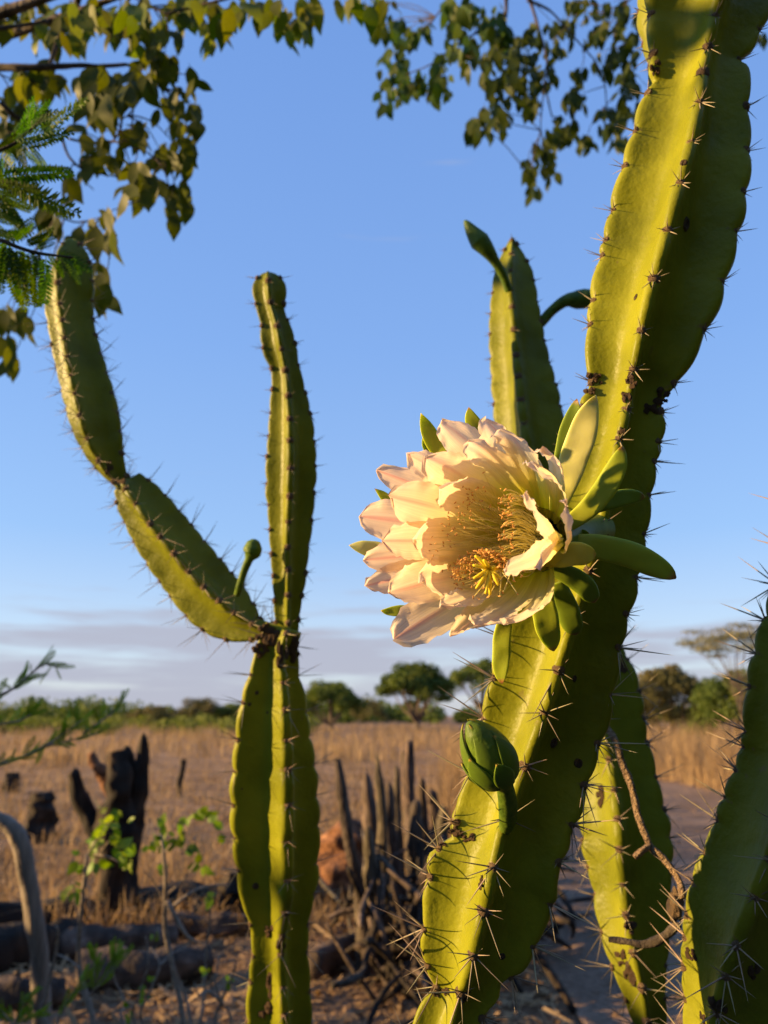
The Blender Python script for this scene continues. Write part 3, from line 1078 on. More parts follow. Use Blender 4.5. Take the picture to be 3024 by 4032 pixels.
# inner whorl
petal((385, 415), 0.096, 190, 0.5, 0.014, seed=11)
petal((218, 598), 0.096, 205, 0.9, 0.014, seed=12)
petal((182, 805), 0.097, 165, 0.9, 0.014, seed=13)
petal((216, 1045), 0.097, 185, 0.8, 0.014, seed=14)
petal((585, 345), 0.102, 150, 0.3, 0.018, seed=15)
petal((735, 288), 0.104, 175, 0.4, 0.020, seed=16)
petal((865, 450), 0.112, 150, 0.15, 0.022, seed=17)
petal((460, 1105), 0.105, 120, 0.2, 0.018, seed=18, ruffle=2.2)
petal((615, 1200), 0.110, 165, 0.5, 0.020, seed=19)
petal((765, 1190), 0.110, 150, 0.6, 0.022, seed=20)
petal((925, 372), 0.100, 105, 0.4, 0.020, seed=21, maxat=0.75)
petal((1035, 615), 0.118, 110, 1.0, seed=22, mid=(1075, 880), hm=0.070, recurve=0.6)
petal((850, 580), 0.130, 130, 0.3, seed=23, mid=(1015, 850), hm=0.080, ruffle=1.6)
petal((752, 945), 0.135, 130, 0.2, seed=24, mid=(1030, 840), hm=0.085, ruffle=1.3)
petal((905, 935), 0.118, 90, 0.4, seed=25, mid=(1010, 760), hm=0.095)
petal((330, 800), 0.090, 190, 0.2, 0.020, seed=26)
petal((360, 1000), 0.090, 180, 0.2, 0.020, seed=27)
petal((450, 560), 0.092, 190, 0.2, 0.020, seed=28)

def sepal(base, tip, wpx, mat, dt, db=0.585, mid=None, dmid=None, th=0.35, bowpx=(0, 0), blunt=0.6, maxat=0.55, name='sepal', basew=0.55, parent=None):
    b0 = P(*Q4(*base), db)
    t0 = P(*Q4(*tip), dt)
    if mid is None:
        pm = P(*Q4((base[0] + tip[0]) / 2 + bowpx[0], (base[1] + tip[1]) / 2 + bowpx[1]), (db + dt) / 2 + 0.004)
    else:
        pm = P(*Q4(*mid), dmid)
    W = wpx * 0.90 * 0.8439 * dt / FPX / 2
    NT, K = 30, 16
    V, uv = [], []
    for i in range(NT + 1):
        t = i / NT
        p = bez(b0, pm, t0, t)
        tg = (bez(b0, pm, t0, min(1, t + 0.02)) - bez(b0, pm, t0, max(0, t - 0.02))).normalized()
        vw = (CAM - p).normalized()
        sd_ = tg.cross(vw).normalized()
        nr = sd_.cross(tg).normalized()
        if t < maxat:
            wv = basew + (1 - basew) * math.sin(0.5 * math.pi * t / maxat)
        else:
            x = (t - maxat) / (1 - maxat)
            wv = max(0.015, (1 - x ** (2.0 + 1.5 * blunt))) ** (1.0 - 0.5 * blunt)
        for k in range(K):
            a = 2 * math.pi * k / K
            x, z = math.cos(a), math.sin(a)
            q = p + sd_ * (W * wv * x) + nr * (W * wv * (th * z * (1 if z > 0 else 0.8) + 0.16 * x * x))
            q = q + nr * (0.0014 * noise.noise(q * 90) + 0.0010 * math.sin(t * 5 + wpx) * x) + sd_ * 0.0010 * noise.noise(Vector((t * 4, wpx, 0)))
            V.append(q)
            uv.append(((x + 1) / 2, t))
    F = [(i * K + k, i * K + (k + 1) % K, (i + 1) * K + (k + 1) % K, (i + 1) * K + k) for i in range(NT) for k in range(K)]
    F.append(tuple(range(K - 1, -1, -1)))
    F.append(tuple(range(NT * K, NT * K + K)))
    me = mesh(name, shift(V, floc), F)
    put_uv(me, uv)
    return newobj(name, me, parent or flower, M[mat])
sepal((980, 700), (1180, 125), 150, 'sepal_pale', 0.555, 0.575, bowpx=(-10, 30), blunt=0.35, th=0.18, maxat=0.62)
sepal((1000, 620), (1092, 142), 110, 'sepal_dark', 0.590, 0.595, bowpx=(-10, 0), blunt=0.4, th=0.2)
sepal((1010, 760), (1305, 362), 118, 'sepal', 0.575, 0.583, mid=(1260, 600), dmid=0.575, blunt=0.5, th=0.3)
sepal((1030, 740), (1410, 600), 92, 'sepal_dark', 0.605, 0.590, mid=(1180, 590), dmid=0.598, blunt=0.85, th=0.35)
sepal((1000, 830), (1555, 980), 140, 'sepal', 0.575, 0.588, mid=(1280, 800), dmid=0.588, blunt=0.75, th=0.38, basew=0.7)
sepal((930, 890), (1182, 868), 125, 'sepal_yellow', 0.545, 0.568, mid=(1060, 860), dmid=0.55, blunt=0.7, th=0.16, basew=0.8)
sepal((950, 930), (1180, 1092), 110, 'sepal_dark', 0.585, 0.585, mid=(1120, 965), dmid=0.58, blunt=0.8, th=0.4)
sepal((930, 960), (985, 1320), 130, 'sepal', 0.575, 0.578, mid=(925, 1130), dmid=0.575, blunt=0.6, th=0.2)
sepal((780, 1080), (742, 1472), 95, 'sepal', 0.560, 0.570, mid=(720, 1290), dmid=0.562, blunt=0.55, th=0.25)
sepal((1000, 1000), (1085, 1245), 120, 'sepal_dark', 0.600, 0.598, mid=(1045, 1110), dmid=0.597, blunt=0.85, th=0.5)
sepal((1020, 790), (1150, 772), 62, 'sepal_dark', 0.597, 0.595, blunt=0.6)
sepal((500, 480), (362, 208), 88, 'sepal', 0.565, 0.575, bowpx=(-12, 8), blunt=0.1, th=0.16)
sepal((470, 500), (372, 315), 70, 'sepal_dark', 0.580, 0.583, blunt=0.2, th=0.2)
sepal((660, 420), (588, 182), 92, 'sepal', 0.565, 0.575, bowpx=(-6, 0), blunt=0.15, th=0.16)
sepal((330, 720), (148, 560), 60, 'sepal', 0.590, 0.592, blunt=0.1, th=0.2)
sepal((260, 860), (28, 826), 82, 'sepal_pale', 0.592, 0.59, blunt=0.1, th=0.16)
sepal((400, 1110), (176, 1130), 58, 'sepal', 0.592, 0.59, bowpx=(0, 22), blunt=0.3, th=0.25)

# stamens and stigma
Q7 = lambda x, y: (1600 + 0.4219 * x, 1900 + 0.4219 * y)
perp1 = (RT - AX * RT.dot(AX)).normalized()
perp2 = AX.cross(perp1)
FV, FF, AV, AF = [], [], [], []
def add_fil(b0, pm, e, r=0.00033, n=9, anther=True, asz=1.0):
    pts = [bez(b0, pm, e, i / (n - 1)) for i in range(n)]
    v, f = tube_data(pts, [r * 1.1] * (n - 1) + [r * 0.7], 4, cap=False)
    o_ = len(FV)
    FV.extend(v)
    FF.extend([tuple(i + o_ for i in q) for q in f])
    if anther:
        d = Vector((random.gauss(0, 1), random.gauss(0, 1), random.gauss(0, 1))).normalized()
        a = d.orthogonal().normalized()
        b = d.cross(a)
        L_, w_ = 0.0014 * asz, 0.00062 * asz
        o_ = len(AV)
        for z, k in ((-1, 0.45), (-0.4, 1), (0.4, 1), (1, 0.45)):
            for j in range(6):
                c_ = math.cos(j * math.pi / 3) * w_ * k
                s_ = math.sin(j * math.pi / 3) * w_ * k * 0.7
                AV.append(e + d * z * L_ + a * c_ + b * s_)
        for i in range(3):
            for j in range(6):
                AF.append((o_ + i * 6 + j, o_ + i * 6 + (j + 1) % 6, o_ + i * 6 + 6 + (j + 1) % 6, o_ + i * 6 + 6 + j))
        AF.append(tuple(o_ + j for j in range(5, -1, -1)))
        AF.append(tuple(o_ + 18 + j for j in range(6)))
for i in range(430):                                   # the dense lower bundle
    t = random.random()
    x = 440 + 620 * t + random.gauss(0, 25)
    y = 770 - 150 * math.sin(math.pi * min(1, t * 1.1)) + abs(random.gauss(0, 1)) * 75 * (1.25 - 0.75 * t) + (60 if t < 0.3 else 0) * random.random()
    a = random.uniform(0, 2 * math.pi)
    b0 = T0 + AX * 0.006 + (perp1 * math.cos(a) + perp2 * math.sin(a)) * 0.012
    e = P(*Q7(x, y), 0.520 + 0.018 * (1 - t) + random.uniform(-0.009, 0.009))
    pm = (b0 + e) / 2 - UP * random.uniform(0.004, 0.018) + AX * 0.008
    add_fil(b0, pm, e)
for i in range(70):                                    # hooked stamens on the right-hand wall
    y0 = random.uniform(70, 640)
    b0 = P(*Q7(random.uniform(1120, 1250), y0 * 0.8 + 160), 0.53 + random.uniform(-0.006, 0.01))
    e = P(*Q7(random.uniform(860, 1010), y0 + random.uniform(-10, 40)), 0.512 + random.uniform(-0.008, 0.008))
    pm = (b0 + e) / 2 + UP * random.uniform(0.003, 0.011)
    add_fil(b0, pm, e, 0.00036)
for i in range(75):                                    # scattered ones lying on the left and upper petals
    ang = random.uniform(0, 1)
    x = 300 + 380 * ang + random.gauss(0, 60)
    y = 620 - 560 * ang + random.gauss(0, 90)
    a = random.uniform(0, 2 * math.pi)
    b0 = T0 + AX * 0.008 + (perp1 * math.cos(a) + perp2 * math.sin(a)) * 0.014
    e = P(*Q7(x, y), 0.538 + random.uniform(-0.008, 0.004) - 0.012 * ang)
    pm = b0.lerp(e, 0.6) + FW * 0.004
    add_fil(b0, pm, e, 0.00026, asz=0.85)
for i in range(14):                                    # a few hanging below
    x = random.uniform(560, 1050)
    e = P(*Q7(x, random.uniform(880, 1090)), 0.508)
    b0 = P(*Q7(random.uniform(700, 1000), 800), 0.525)
    add_fil(b0, (b0 + e) / 2 - FW * 0.006, e, 0.00036)
newobj('stamen_filaments', mesh('stamen_filaments', shift(FV, floc), FF), flower, M['filament'], 'stuff')
newobj('anthers', mesh('anthers', shift(AV, floc), AF, False), flower, M['anther'], 'stuff')
sc0 = P(*Q7(775, 800), 0.513)
tube('style', flower, [T0, (T0 + sc0) / 2 - UP * 0.01, sc0 + FW * 0.002], [0.0016, 0.0014, 0.0013], M['stigma'], sides=8, origin=floc)
for (x, y) in ((640, 680), (700, 900), (625, 895), (650, 990), (740, 1040), (780, 1050), (765, 980), (860, 960), (880, 895), (620, 770), (720, 720), (830, 780)):
    e = P(*Q7(x, y), 0.505 + random.uniform(-0.002, 0.004))
    tube('stigma_lobe', flower, [sc0, (sc0 + e) / 2 - FW * 0.0022, e], [0.0011, 0.0014, 0.0008], M['stigma'], 8, 6, origin=floc)

# buds
Q6 = lambda x, y: (1400 + 0.979 * x, 2500 + 0.979 * y)
def bud(root, pts, mat='bud', nscales=0, label=None, scale_mat='sepal_dark', length=None):
    """pts: (u, v, radius px, depth) from the stem outwards"""
    pp = [P(u, v, d) for u, v, r, d in pts]
    rr = [r * d / FPX for u, v, r, d in pts]
    o = tube('flower_bud', root, pp, rr, M[mat], len(pts) * 6, 14, 0.04, 2.0, 60)
    if label:
        o['label'] = label
    return o, pp, rr
b1, pp, rr = bud(root_m, [(*Q6(600, 790), 20, 0.625), (*Q6(612, 740), 36, 0.606), (*Q6(612, 680), 38, 0.592), (*Q6(600, 610), 34, 0.580), (*Q6(580, 560), 52, 0.573), (*Q6(548, 500), 76, 0.568),
                          (*Q6(515, 440), 74, 0.566), (*Q6(480, 390), 52, 0.565), (*Q6(452, 352), 10, 0.565)], label='closed plump green flower bud below the open flower')
def egg_scales(parent, root, base, tip, rmax, specs, mat='bud'):
    ax = (tip - base)
    L_ = ax.length
    ax = ax.normalized()
    n0 = (-FW - ax * (-FW).dot(ax)).normalized()          # towards the camera
    n1 = ax.cross(n0)
    rf = lambda t: rmax * (math.sin(math.pi * min(1, 0.16 + 0.84 * t) ** 0.85) ** 0.75 if t < 1 else 0.0)
    for (phi, t0, t1, hw, off) in specs:
        NT, K = 16, 9
        V, uv = [], []
        for lay in (1, 0):
            for i in range(NT + 1):
                t = t0 + (t1 - t0) * i / NT
                e = i / NT
                wv = hw * (0.75 + 0.25 * math.sin(math.pi * e)) * max(0.02, 1 - e ** 2.6) ** 0.8
                for k in range(K):
                    x_ = -1 + 2 * k / (K - 1)
                    a = phi + wv * x_
                    rr_ = rf(t) + off + 0.0011 * (1 if lay else -0.4) + 0.0012 * e ** 3
                    V.append(base + ax * (L_ * t) + (n0 * math.cos(a) + n1 * math.sin(a)) * rr_)
                    uv.append(((x_ + 1) / 2, e))
        n_ = (NT + 1) * K
        F = [(i * K + k, i * K + k + 1, (i + 1) * K + k + 1, (i + 1) * K + k) for i in range(NT) for k in range(K - 1)]
        F += [tuple(n_ + j for j in f[::-1]) for f in F]
        for i in range(NT):
            F += [(i * K, (i + 1) * K, n_ + (i + 1) * K, n_ + i * K), (i * K + K - 1, n_ + i * K + K - 1, n_ + (i + 1) * K + K - 1, (i + 1) * K + K - 1)]
        me = mesh('bud_scale', shift(V, root.location), F)
        put_uv(me, uv)
        newobj('bud_scale', me, parent, M['sepal_bud'])
egg_scales(b1, root_m, P(*Q6(588, 575), 0.573), P(*Q6(445, 345), 0.565), 0.0176,
           [(0.1, 0.05, 0.97, 0.75, 0.0), (1.5, 0.05, 1.0, 0.8, 0.0006), (-1.4, 0.02, 0.99, 0.8, 0.0004), (2.9, 0.05, 0.98, 0.9, 0.0), (-0.75, 0.0, 0.62, 0.55, 0.0013), (0.85, 0.0, 0.70, 0.6, 0.0014), (0.15, -0.03, 0.42, 0.5, 0.0018), (-1.6, -0.02, 0.5, 0.6, 0.0016)])

# ---- candelabra cactus standing to the left, with the bent arm
D2 = 1.10
s5 = lambda x, y: (0.9114 * x, 2500 + 0.9114 * y)
s3 = lambda x, y: (0.9114 * x, 900 + 0.9114 * y)
dd = lambda x, y: (1.8228 * x, 1.8228 * y)
cb = P(1100, 4200, D2)
root_c = thing('columnar_cactus', Vector((cb.x, cb.y + 0.03, 0)), 'upright cactus with a bent arm, taller than the burnt stump behind it', 'cactus')
lowL = [s5(1105, 50), s5(1100, 90), s5(1070, 170), s5(1035, 290), s5(1005, 450), s5(1000, 590), s5(995, 720), s5(1005, 860), s5(1025, 1020), s5(1050, 1150), s5(1090, 1260), s5(1088, 1400), s5(1070, 1520), s5(1058, 1680), s5(1050, 1850)]
lowF = [s5(1212, 30), s5(1225, 130), s5(1240, 300), s5(1250, 460), s5(1250, 740), s5(1246, 900), s5(1248, 1060), s5(1230, 1200), s5(1212, 1300), s5(1232, 1520), s5(1240, 1680), s5(1240, 1850)]
lowR = [s5(1270, 0), s5(1285, 60), s5(1300, 180), s5(1330, 300), s5(1350, 460), s5(1375, 600), s5(1385, 800), s5(1380, 1060), s5(1345, 1200), s5(1325, 1330), s5(1340, 1520), s5(1352, 1680), s5(1355, 1850)]
st_low = stations_from(lowL, lowF, lowR, 2550, 4180, 0.0, lambda v: D2)
ext = [(Vector((cb.x, cb.y + 0.01, 0.75)), 0.055), (Vector((cb.x, cb.y + 0.03, 0.35)), 0.06), (Vector((cb.x, cb.y + 0.03, -0.03)), 0.062)]
jt = P(*dd(607, 1372), D2)
z5y = lambda l_: [2500 + 0.9114 * y for y in l_]
S_low = build_stem(root_c, st_low, 4, 0.45, 0.15, {3: z5y([170, 290, 460, 590, 730, 870, 1020, 1240, 1380, 1500]), 0: z5y([130, 210, 330, 460, 590, 740, 890, 1060, 1200, 1300, 1380, 1530, 1650]), 1: z5y([180, 330, 440, 560, 690, 820, 980, 1110, 1240, 1370, 1530])},
                   0.05, extra_bot=ext, extra_top=[(P(*dd(615, 1350), D2), 0.026)], mat='cactus', scal=0.085, seed=4.1)
upL = [s3(1115, 180), s3(1098, 205), s3(1092, 260), s3(1100, 320), s3(1115, 380), s3(1132, 402), s3(1125, 480), s3(1140, 540), s3(1172, 590), s3(1178, 650), s3(1170, 720), s3(1162, 850), s3(1150, 1000), s3(1150, 1100), s3(1160, 1250), s3(1170, 1400), s3(1178, 1520), dd(592, 1310), dd(598, 1390)]
upF = [s3(1150, 165), s3(1155, 200), s3(1165, 330), s3(1195, 430), s3(1215, 530), s3(1240, 660), s3(1250, 800), s3(1255, 1000), s3(1250, 1200), s3(1240, 1350), s3(1245, 1500), dd(622, 1390)]
upR = [s3(1210, 180), s3(1225, 215), s3(1238, 280), s3(1222, 368), s3(1250, 400), s3(1275, 490), s3(1290, 580), s3(1315, 690), s3(1340, 780), s3(1360, 900), s3(1365, 1030), s3(1360, 1150), s3(1345, 1300), s3(1330, 1420), s3(1320, 1530), dd(650, 1300), dd(642, 1390)]
st_up = stations_from(upL, upF, upR, 1062, 2520, 0.0, lambda v: D2 + 0.02 + 0.06 * (2500 - v) / 1500)
S_up = build_stem(root_c, st_up, 4, 0.47, 0.15, None, 0.036, mat='cactus_b', scal=0.09, seed=6.3, tip=True)
arm_lo = [(243, 1052, 300, 1022, 0.55), (258, 1105, 335, 1045, 0.6), (280, 1150, 372, 1085, 0.6), (302, 1192, 408, 1128, 0.58), (328, 1230, 440, 1168, 0.56), (355, 1265, 470, 1203, 0.54),
          (385, 1310, 498, 1238, 0.52), (415, 1342, 522, 1265, 0.5), (450, 1368, 540, 1290, 0.48), (490, 1383, 553, 1312, 0.46), (525, 1388, 562, 1335, 0.45), (560, 1380, 580, 1345, 0.45), (600, 1378, 612, 1350, 0.45)]
midlo = pol([dd(*p) for p in ((262, 1050), (300, 1095), (320, 1129), (350, 1169), (400, 1234), (460, 1295), (520, 1342), (600, 1370))])
midup = pol([dd(*p) for p in ((135, 512), (122, 600), (125, 659), (140, 734), (150, 814), (165, 874), (175, 919), (200, 989), (245, 1044), (262, 1066))])
S_a1 = build_stem(root_c, [(*dd(a, b), *dd(c, d), midlo, D2 + 0.02 + 0.10 * (600 - a) / 360) for a, b, c, d, f in arm_lo], 4, 0.52, 0.15, None, 0.034, mat='cactus_b', scal=0.07, seed=8.8)
arm_up = [(132, 512, 182, 512, 0.4), (112, 560, 198, 560, 0.38), (100, 610, 205, 612, 0.36), (97, 655, 199, 655, 0.34), (106, 715, 203, 705, 0.34), (118, 790, 222, 770, 0.34), (133, 855, 244, 835, 0.34), (150, 925, 262, 895, 0.34),
          (178, 980, 272, 955, 0.36), (212, 1020, 276, 1000, 0.42), (242, 1050, 282, 1030, 0.5), (255, 1066, 298, 1045, 0.5)]
S_a2 = build_stem(root_c, [(*dd(a, b), *dd(c, d), midup, D2 + 0.125 + 0.07 * (1066 - b) / 550) for a, b, c, d, f in arm_up], 4, 0.54, 0.15, None, 0.034, mat='cactus_b', scal=0.07, seed=9.9, tip=True)
len_c = lambda v: (0.018, 0.036)
spines_on(root_c, [(S_low, lambda v: (0.022, 0.05), (4, 6)), (S_up, lambda v: (0.010, 0.022), (5, 7)), (S_a1, lambda v: (0.026, 0.048), (6, 8)), (S_a2, lambda v: (0.026, 0.048), (6, 8))], 298, 0.0050, 0.00046)
for i, (u, v, a, b) in enumerate(((*s5(1170, 20), 120, 90), (*s5(1130, 70), 70, 60), (*s5(1215, 80), 50, 120), (*s5(1270, 60), 60, 110), (*s5(1165, 1275), 70, 60), (*s5(1215, 1330), 40, 90), (*s5(1170, 1520), 40, 90), (*s5(1160, 1620), 70, 70), (*dd(575, 1360), 60, 60), (*dd(262, 1042), 50, 30), (*dd(235, 1010), 30, 60))):
    for st in (S_low, S_a1, S_a2):
        if scab(root_c, st, u, v, a, b, 'scab', 40 + i * 1.9, flat=0.2):
            break
for (x, y, w_) in ((1105, 1085, 30), (1110, 250, 18), (1078, 300, 16), (1155, 335, 14), (1045, 665, 10)):
    ring_scar(root_c, S_low, *s5(x, y), w_)
bud(root_c, [(*dd(512, 1285), 13, 1.13), (*dd(519, 1262), 15, 1.12), (*dd(528, 1232), 15, 1.115), (*dd(538, 1208), 17, 1.11), (*dd(544, 1195), 36, 1.11), (*dd(546, 1184), 37, 1.11), (*dd(547, 1170), 25, 1.11), (*dd(547, 1164), 4, 1.11)])

# ---- cactus behind the flower
D3 = lambda v: 0.955 + 0.34 * max(0, min(1, (3900 - v) / 3000))
bkL = [dd(1098, 503), dd(1083, 535), dd(1070, 575), dd(1060, 640), dd(1057, 720), dd(1061, 800), dd(1068, 900), dd(1080, 1000), dd(1120, 1200), dd(1170, 1400), dd(1215, 1520), dd(1252, 1620), dd(1262, 1700), dd(1252, 1770), dd(1262, 1840), dd(1280, 1910), dd(1292, 1980), dd(1312, 2060), dd(1342, 2130), dd(1372, 2220), dd(1380, 2330)]
bkF = [dd(1106, 503), dd(1102, 560), dd(1100, 640), dd(1110, 760), dd(1120, 860), dd(1132, 960), dd(1180, 1200), dd(1235, 1400), dd(1290, 1560), dd(1318, 1650), dd(1330, 1740), dd(1338, 1830), dd(1345, 1920), dd(1355, 2000), dd(1375, 2080), dd(1395, 2160), dd(1410, 2330)]
bkR = [dd(1116, 503), dd(1127, 535), dd(1142, 570), dd(1155, 620), dd(1165, 690), dd(1180, 770), dd(1195, 830), dd(1208, 880), dd(1230, 1000), dd(1285, 1200), dd(1345, 1430), dd(1383, 1500), dd(1395, 1600), dd(1420, 1700), dd(1440, 1780), dd(1446, 1850), dd(1444, 1950), dd(1440, 2040), dd(1435, 2130), dd(1440, 2220), dd(1440, 2330)]
st_b = stations_from(bkL, bkF, bkR, 925, 4150, 0.06, D3)
bb = P(*dd(1410, 2290), 0.955)
root_b = thing('columnar_cactus', Vector((bb.x, bb.y + 0.02, 0)), 'cactus rising behind the flower, two slender closed buds near its top', 'cactus')
S_bk = build_stem(root_b, st_b, 4, 0.55, 0.14, None, 0.038, extra_bot=[(Vector((bb.x, bb.y, 0.75)), 0.045), (Vector((bb.x, bb.y + 0.02, -0.03)), 0.055)], mat='cactus_b', scal=0.085, seed=12.0, tip=True)
spines_on(root_b, [(S_bk, lambda v: (0.009, 0.018) if v < 2400 else (0.022, 0.05), (5, 7))], 250, 0.0050, 0.0006)
for i, (x, y, a, b) in enumerate(((985, 650, 60, 90), (1110, 1370, 90, 110), (1075, 1300, 70, 70), (1110, 1170, 60, 60), (1075, 140, 40, 60), (1180, 420, 50, 90))):
    scab(root_b, S_bk, *Q6(x, y), a, b, 'scab', 70 + i * 1.3, flat=0.2)
z2p = lambda x, y: (1400 + 0.979 * x, 0.979 * y)
bud(root_b, [(*z2p(618, 1170), 16, 1.22), (*z2p(595, 1110), 17, 1.21), (*z2p(560, 1050), 19, 1.20), (*z2p(530, 1005), 30, 1.19), (*z2p(500, 970), 40, 1.19), (*z2p(472, 935), 28, 1.19), (*z2p(448, 900), 14, 1.19), (*z2p(438, 886), 3, 1.19)], label='slender pointed bud on a thin green stalk')
bud(root_b, [(*z2p(735, 1305), 24, 1.27), (*z2p(755, 1288), 20, 1.265), (*z2p(795, 1245), 20, 1.26), (*z2p(845, 1210), 24, 1.25), (*z2p(890, 1205), 36, 1.25), (*z2p(930, 1200), 38, 1.25), (*z2p(965, 1190), 26, 1.25), (*z2p(990, 1185), 5, 1.25)])

# ---- cactus at the right edge
reL = [(3060, 2380), (3006, 2539), (2978, 2647), (2970, 2725), (2957, 2862), (2955, 2930), (2927, 3029), (2878, 3136), (2849, 3224), (2810, 3342), (2761, 3459), (2725, 3557), (2704, 3675), (2694, 3822), (2700, 3968), (2700, 4120)]
reF = [(3290, 2400), (3230, 2650), (3190, 2900), (3110, 3150), (3040, 3330), (2957, 3528), (2908, 3655), (2869, 3773), (2839, 3871), (2820, 3970), (2815, 4150)]
reR = [(3560, 2400), (3500, 2650), (3440, 2900), (3380, 3150), (3330, 3330), (3260, 3528), (3200, 3655), (3150, 3773), (3100, 3871), (3060, 4000), (3030, 4200)]
st_r = stations_from(reL, reF, reR, 2400, 4120, 0.26, lambda v: 0.685)
rb = P(2860, 4250, 0.685)
root_r = thing('columnar_cactus', Vector((rb.x, rb.y + 0.03, 0)), 'dark olive cactus stem leaning outward, long grey spines on its shaded ribs', 'cactus')
S_r = build_stem(root_r, st_r, 4, 0.60, 0.13, {3: [2565, 2700, 2870, 2940, 3030, 3130, 3230, 3345, 3475, 3590, 3690, 3800, 3930]}, 0.036, extra_bot=[(rb, 0.045), (Vector((rb.x, rb.y + 0.02, 0.7)), 0.05), (Vector((rb.x, rb.y + 0.03, -0.03)), 0.058)],
                 extra_top=[(P(3420, 1700, 0.72), 0.042), (P(3340, 2150, 0.70), 0.052)], mat='cactus_b', scal=0.075, seed=15.0)
spines_on(root_r, [(S_r, lambda v: (0.022, 0.046), (7, 9))], 250, 0.0052, 0.0006)
for i, (x, y, a, b) in enumerate(((1460, 1490, 70, 90), (1350, 1285, 50, 50), (1600, 1350, 60, 70), (1400, 1540, 60, 50))):
    scab(root_r, S_r, *Q6(x, y), a, b, 'scab', 90 + i * 1.3, flat=0.25)

# dead twig hanging between the stems
pts = [(1010, 372), (1045, 425), (1075, 520), (1108, 600), (1135, 720), (1165, 800), (1190, 855), (1245, 905), (1300, 985), (1318, 1060)]
tw0 = P(*Q6(1318, 1060), 0.80)
root_t = thing('dead_twig', tw0, 'bare brown dead twig caught between the spiny cactus stems', 'twig')
tube('twig_stem', root_t, [P(*Q6(x, y), 0.885 - 0.095 * i / 9) for i, (x, y) in enumerate(pts)], [0.0042 - 0.0001 * i for i in range(10)], M['deadbranch'], 60, 9, 0.35, 3.0, 90)
tube('side_twig', root_t, [P(*Q6(1185, 850), 0.822), P(*Q6(1150, 872), 0.816), P(*Q6(1122, 895), 0.814)], [0.004, 0.0033, 0.0028], M['deadbranch'], 14, 8, 0.35, 4.0, 90)
tube('side_twig', root_t, [P(*Q6(1300, 1160), 0.80), P(*Q6(1240, 1215), 0.80), P(*Q6(1170, 1245), 0.81), P(*Q6(1090, 1235), 0.82), P(*Q6(1020, 1225), 0.83)], [0.005, 0.0045, 0.004, 0.0035, 0.003], M['branch'], 30, 8, 0.3, 5.0, 90)
o = newobj('bark_knot', lump_mesh('bark_knot', 4.4, 3, (0.8, 0.8, 1.5), 0.5, 2.4), root_t, M['deadbranch'])
o.location = P(*Q6(1285, 1090), 0.80) - tw0
o.scale = (0.0095,) * 3

# ------------------------------------------------------------------ foliage helpers
def leaf_mesh(name, wid=0.30, seed=0, droop=0.10):
    """pointed oval leaf, unit length along +Y from its stalk, folded a little on the midrib"""
    ts = [0, 0.08, 0.22, 0.40, 0.58, 0.75, 0.88, 1.0]
    ws = [0.06, 0.50, 0.88, 1.0, 0.92, 0.62, 0.28, 0.0]
    V, F = [(0, -0.18, 0.0)], []
    rows = []
    for t, w_ in zip(ts, ws):
        z = -droop * t * t + 0.03 * math.sin(t * 7 + seed)
        if w_ == 0:
            V.append((0, t, z))
            rows.append((len(V) - 1,))
        else:
            ww = wid * w_ * (1 + 0.08 * math.sin(seed * 3 + t * 5))
            V += [(-ww, t, z + 0.10 * w_ * wid), (0, t, z), (ww, t, z + 0.10 * w_ * wid)]
            rows.append((len(V) - 3, len(V) - 2, len(V) - 1))
    F.append((0, rows[0][1], rows[0][0]))
    F.append((0, rows[0][2], rows[0][1]))
    for a, b in zip(rows, rows[1:]):
        if len(b) == 3:
            F += [(a[0], a[1], b[1], b[0]), (a[1], a[2], b[2], b[1])]
        else:
            F += [(a[0], a[1], b[0]), (a[1], a[2], b[0])]
    return mesh(name, V, F)
LEAVES = [leaf_mesh('leaf', 0.20 + 0.025 * k, k * 1.3, 0.05 + 0.07 * k) for k in range(4)]
LEAVES_R = [leaf_mesh('leaf', 0.21 + 0.025 * k, k * 1.7, 0.05 + 0.06 * k) for k in range(4)]
SPRIG = [leaf_mesh('leaf', 0.26 + 0.03 * k, k * 2.1, 0.1) for k in range(3)]
for a_ in LEAVES:
    a_.materials.append(M['leaf'])
for a_ in LEAVES_R:
    a_.materials.append(M['leafr'])
for a_ in SPRIG:
    a_.materials.append(M['sprig'])
def leaf_matrix(p, d, nrm, size):
    d = d.normalized()
    x = d.cross(nrm)
    x = x.normalized() if x.length > 1e-4 else d.orthogonal().normalized()
    z = x.cross(d).normalized()
    return Matrix.Translation(p) @ Matrix((x, d, z)).transposed().to_4x4() @ Matrix.Scale(size, 4)
def join_instances(meshes, mats):
    """join many copies of small meshes into verts/faces"""
    V, F = [], []
    cache = [(np.array([v.co for v in m.vertices]), [tuple(p.vertices) for p in m.polygons]) for m in meshes]
    for k, mt in mats:
        base, fs = cache[k]
        A = np.array(mt)
        o_ = len(V)
        V.extend((base @ A[:3, :3].T + A[:3, 3]).tolist())
        F.extend([tuple(i + o_ for i in f) for f in fs])
    return V, F
def rand_dir(down=0.8, spread=0.8):
    return Vector((random.gauss(0, spread), random.gauss(0, spread), random.gauss(-down, 0.35))).normalized()

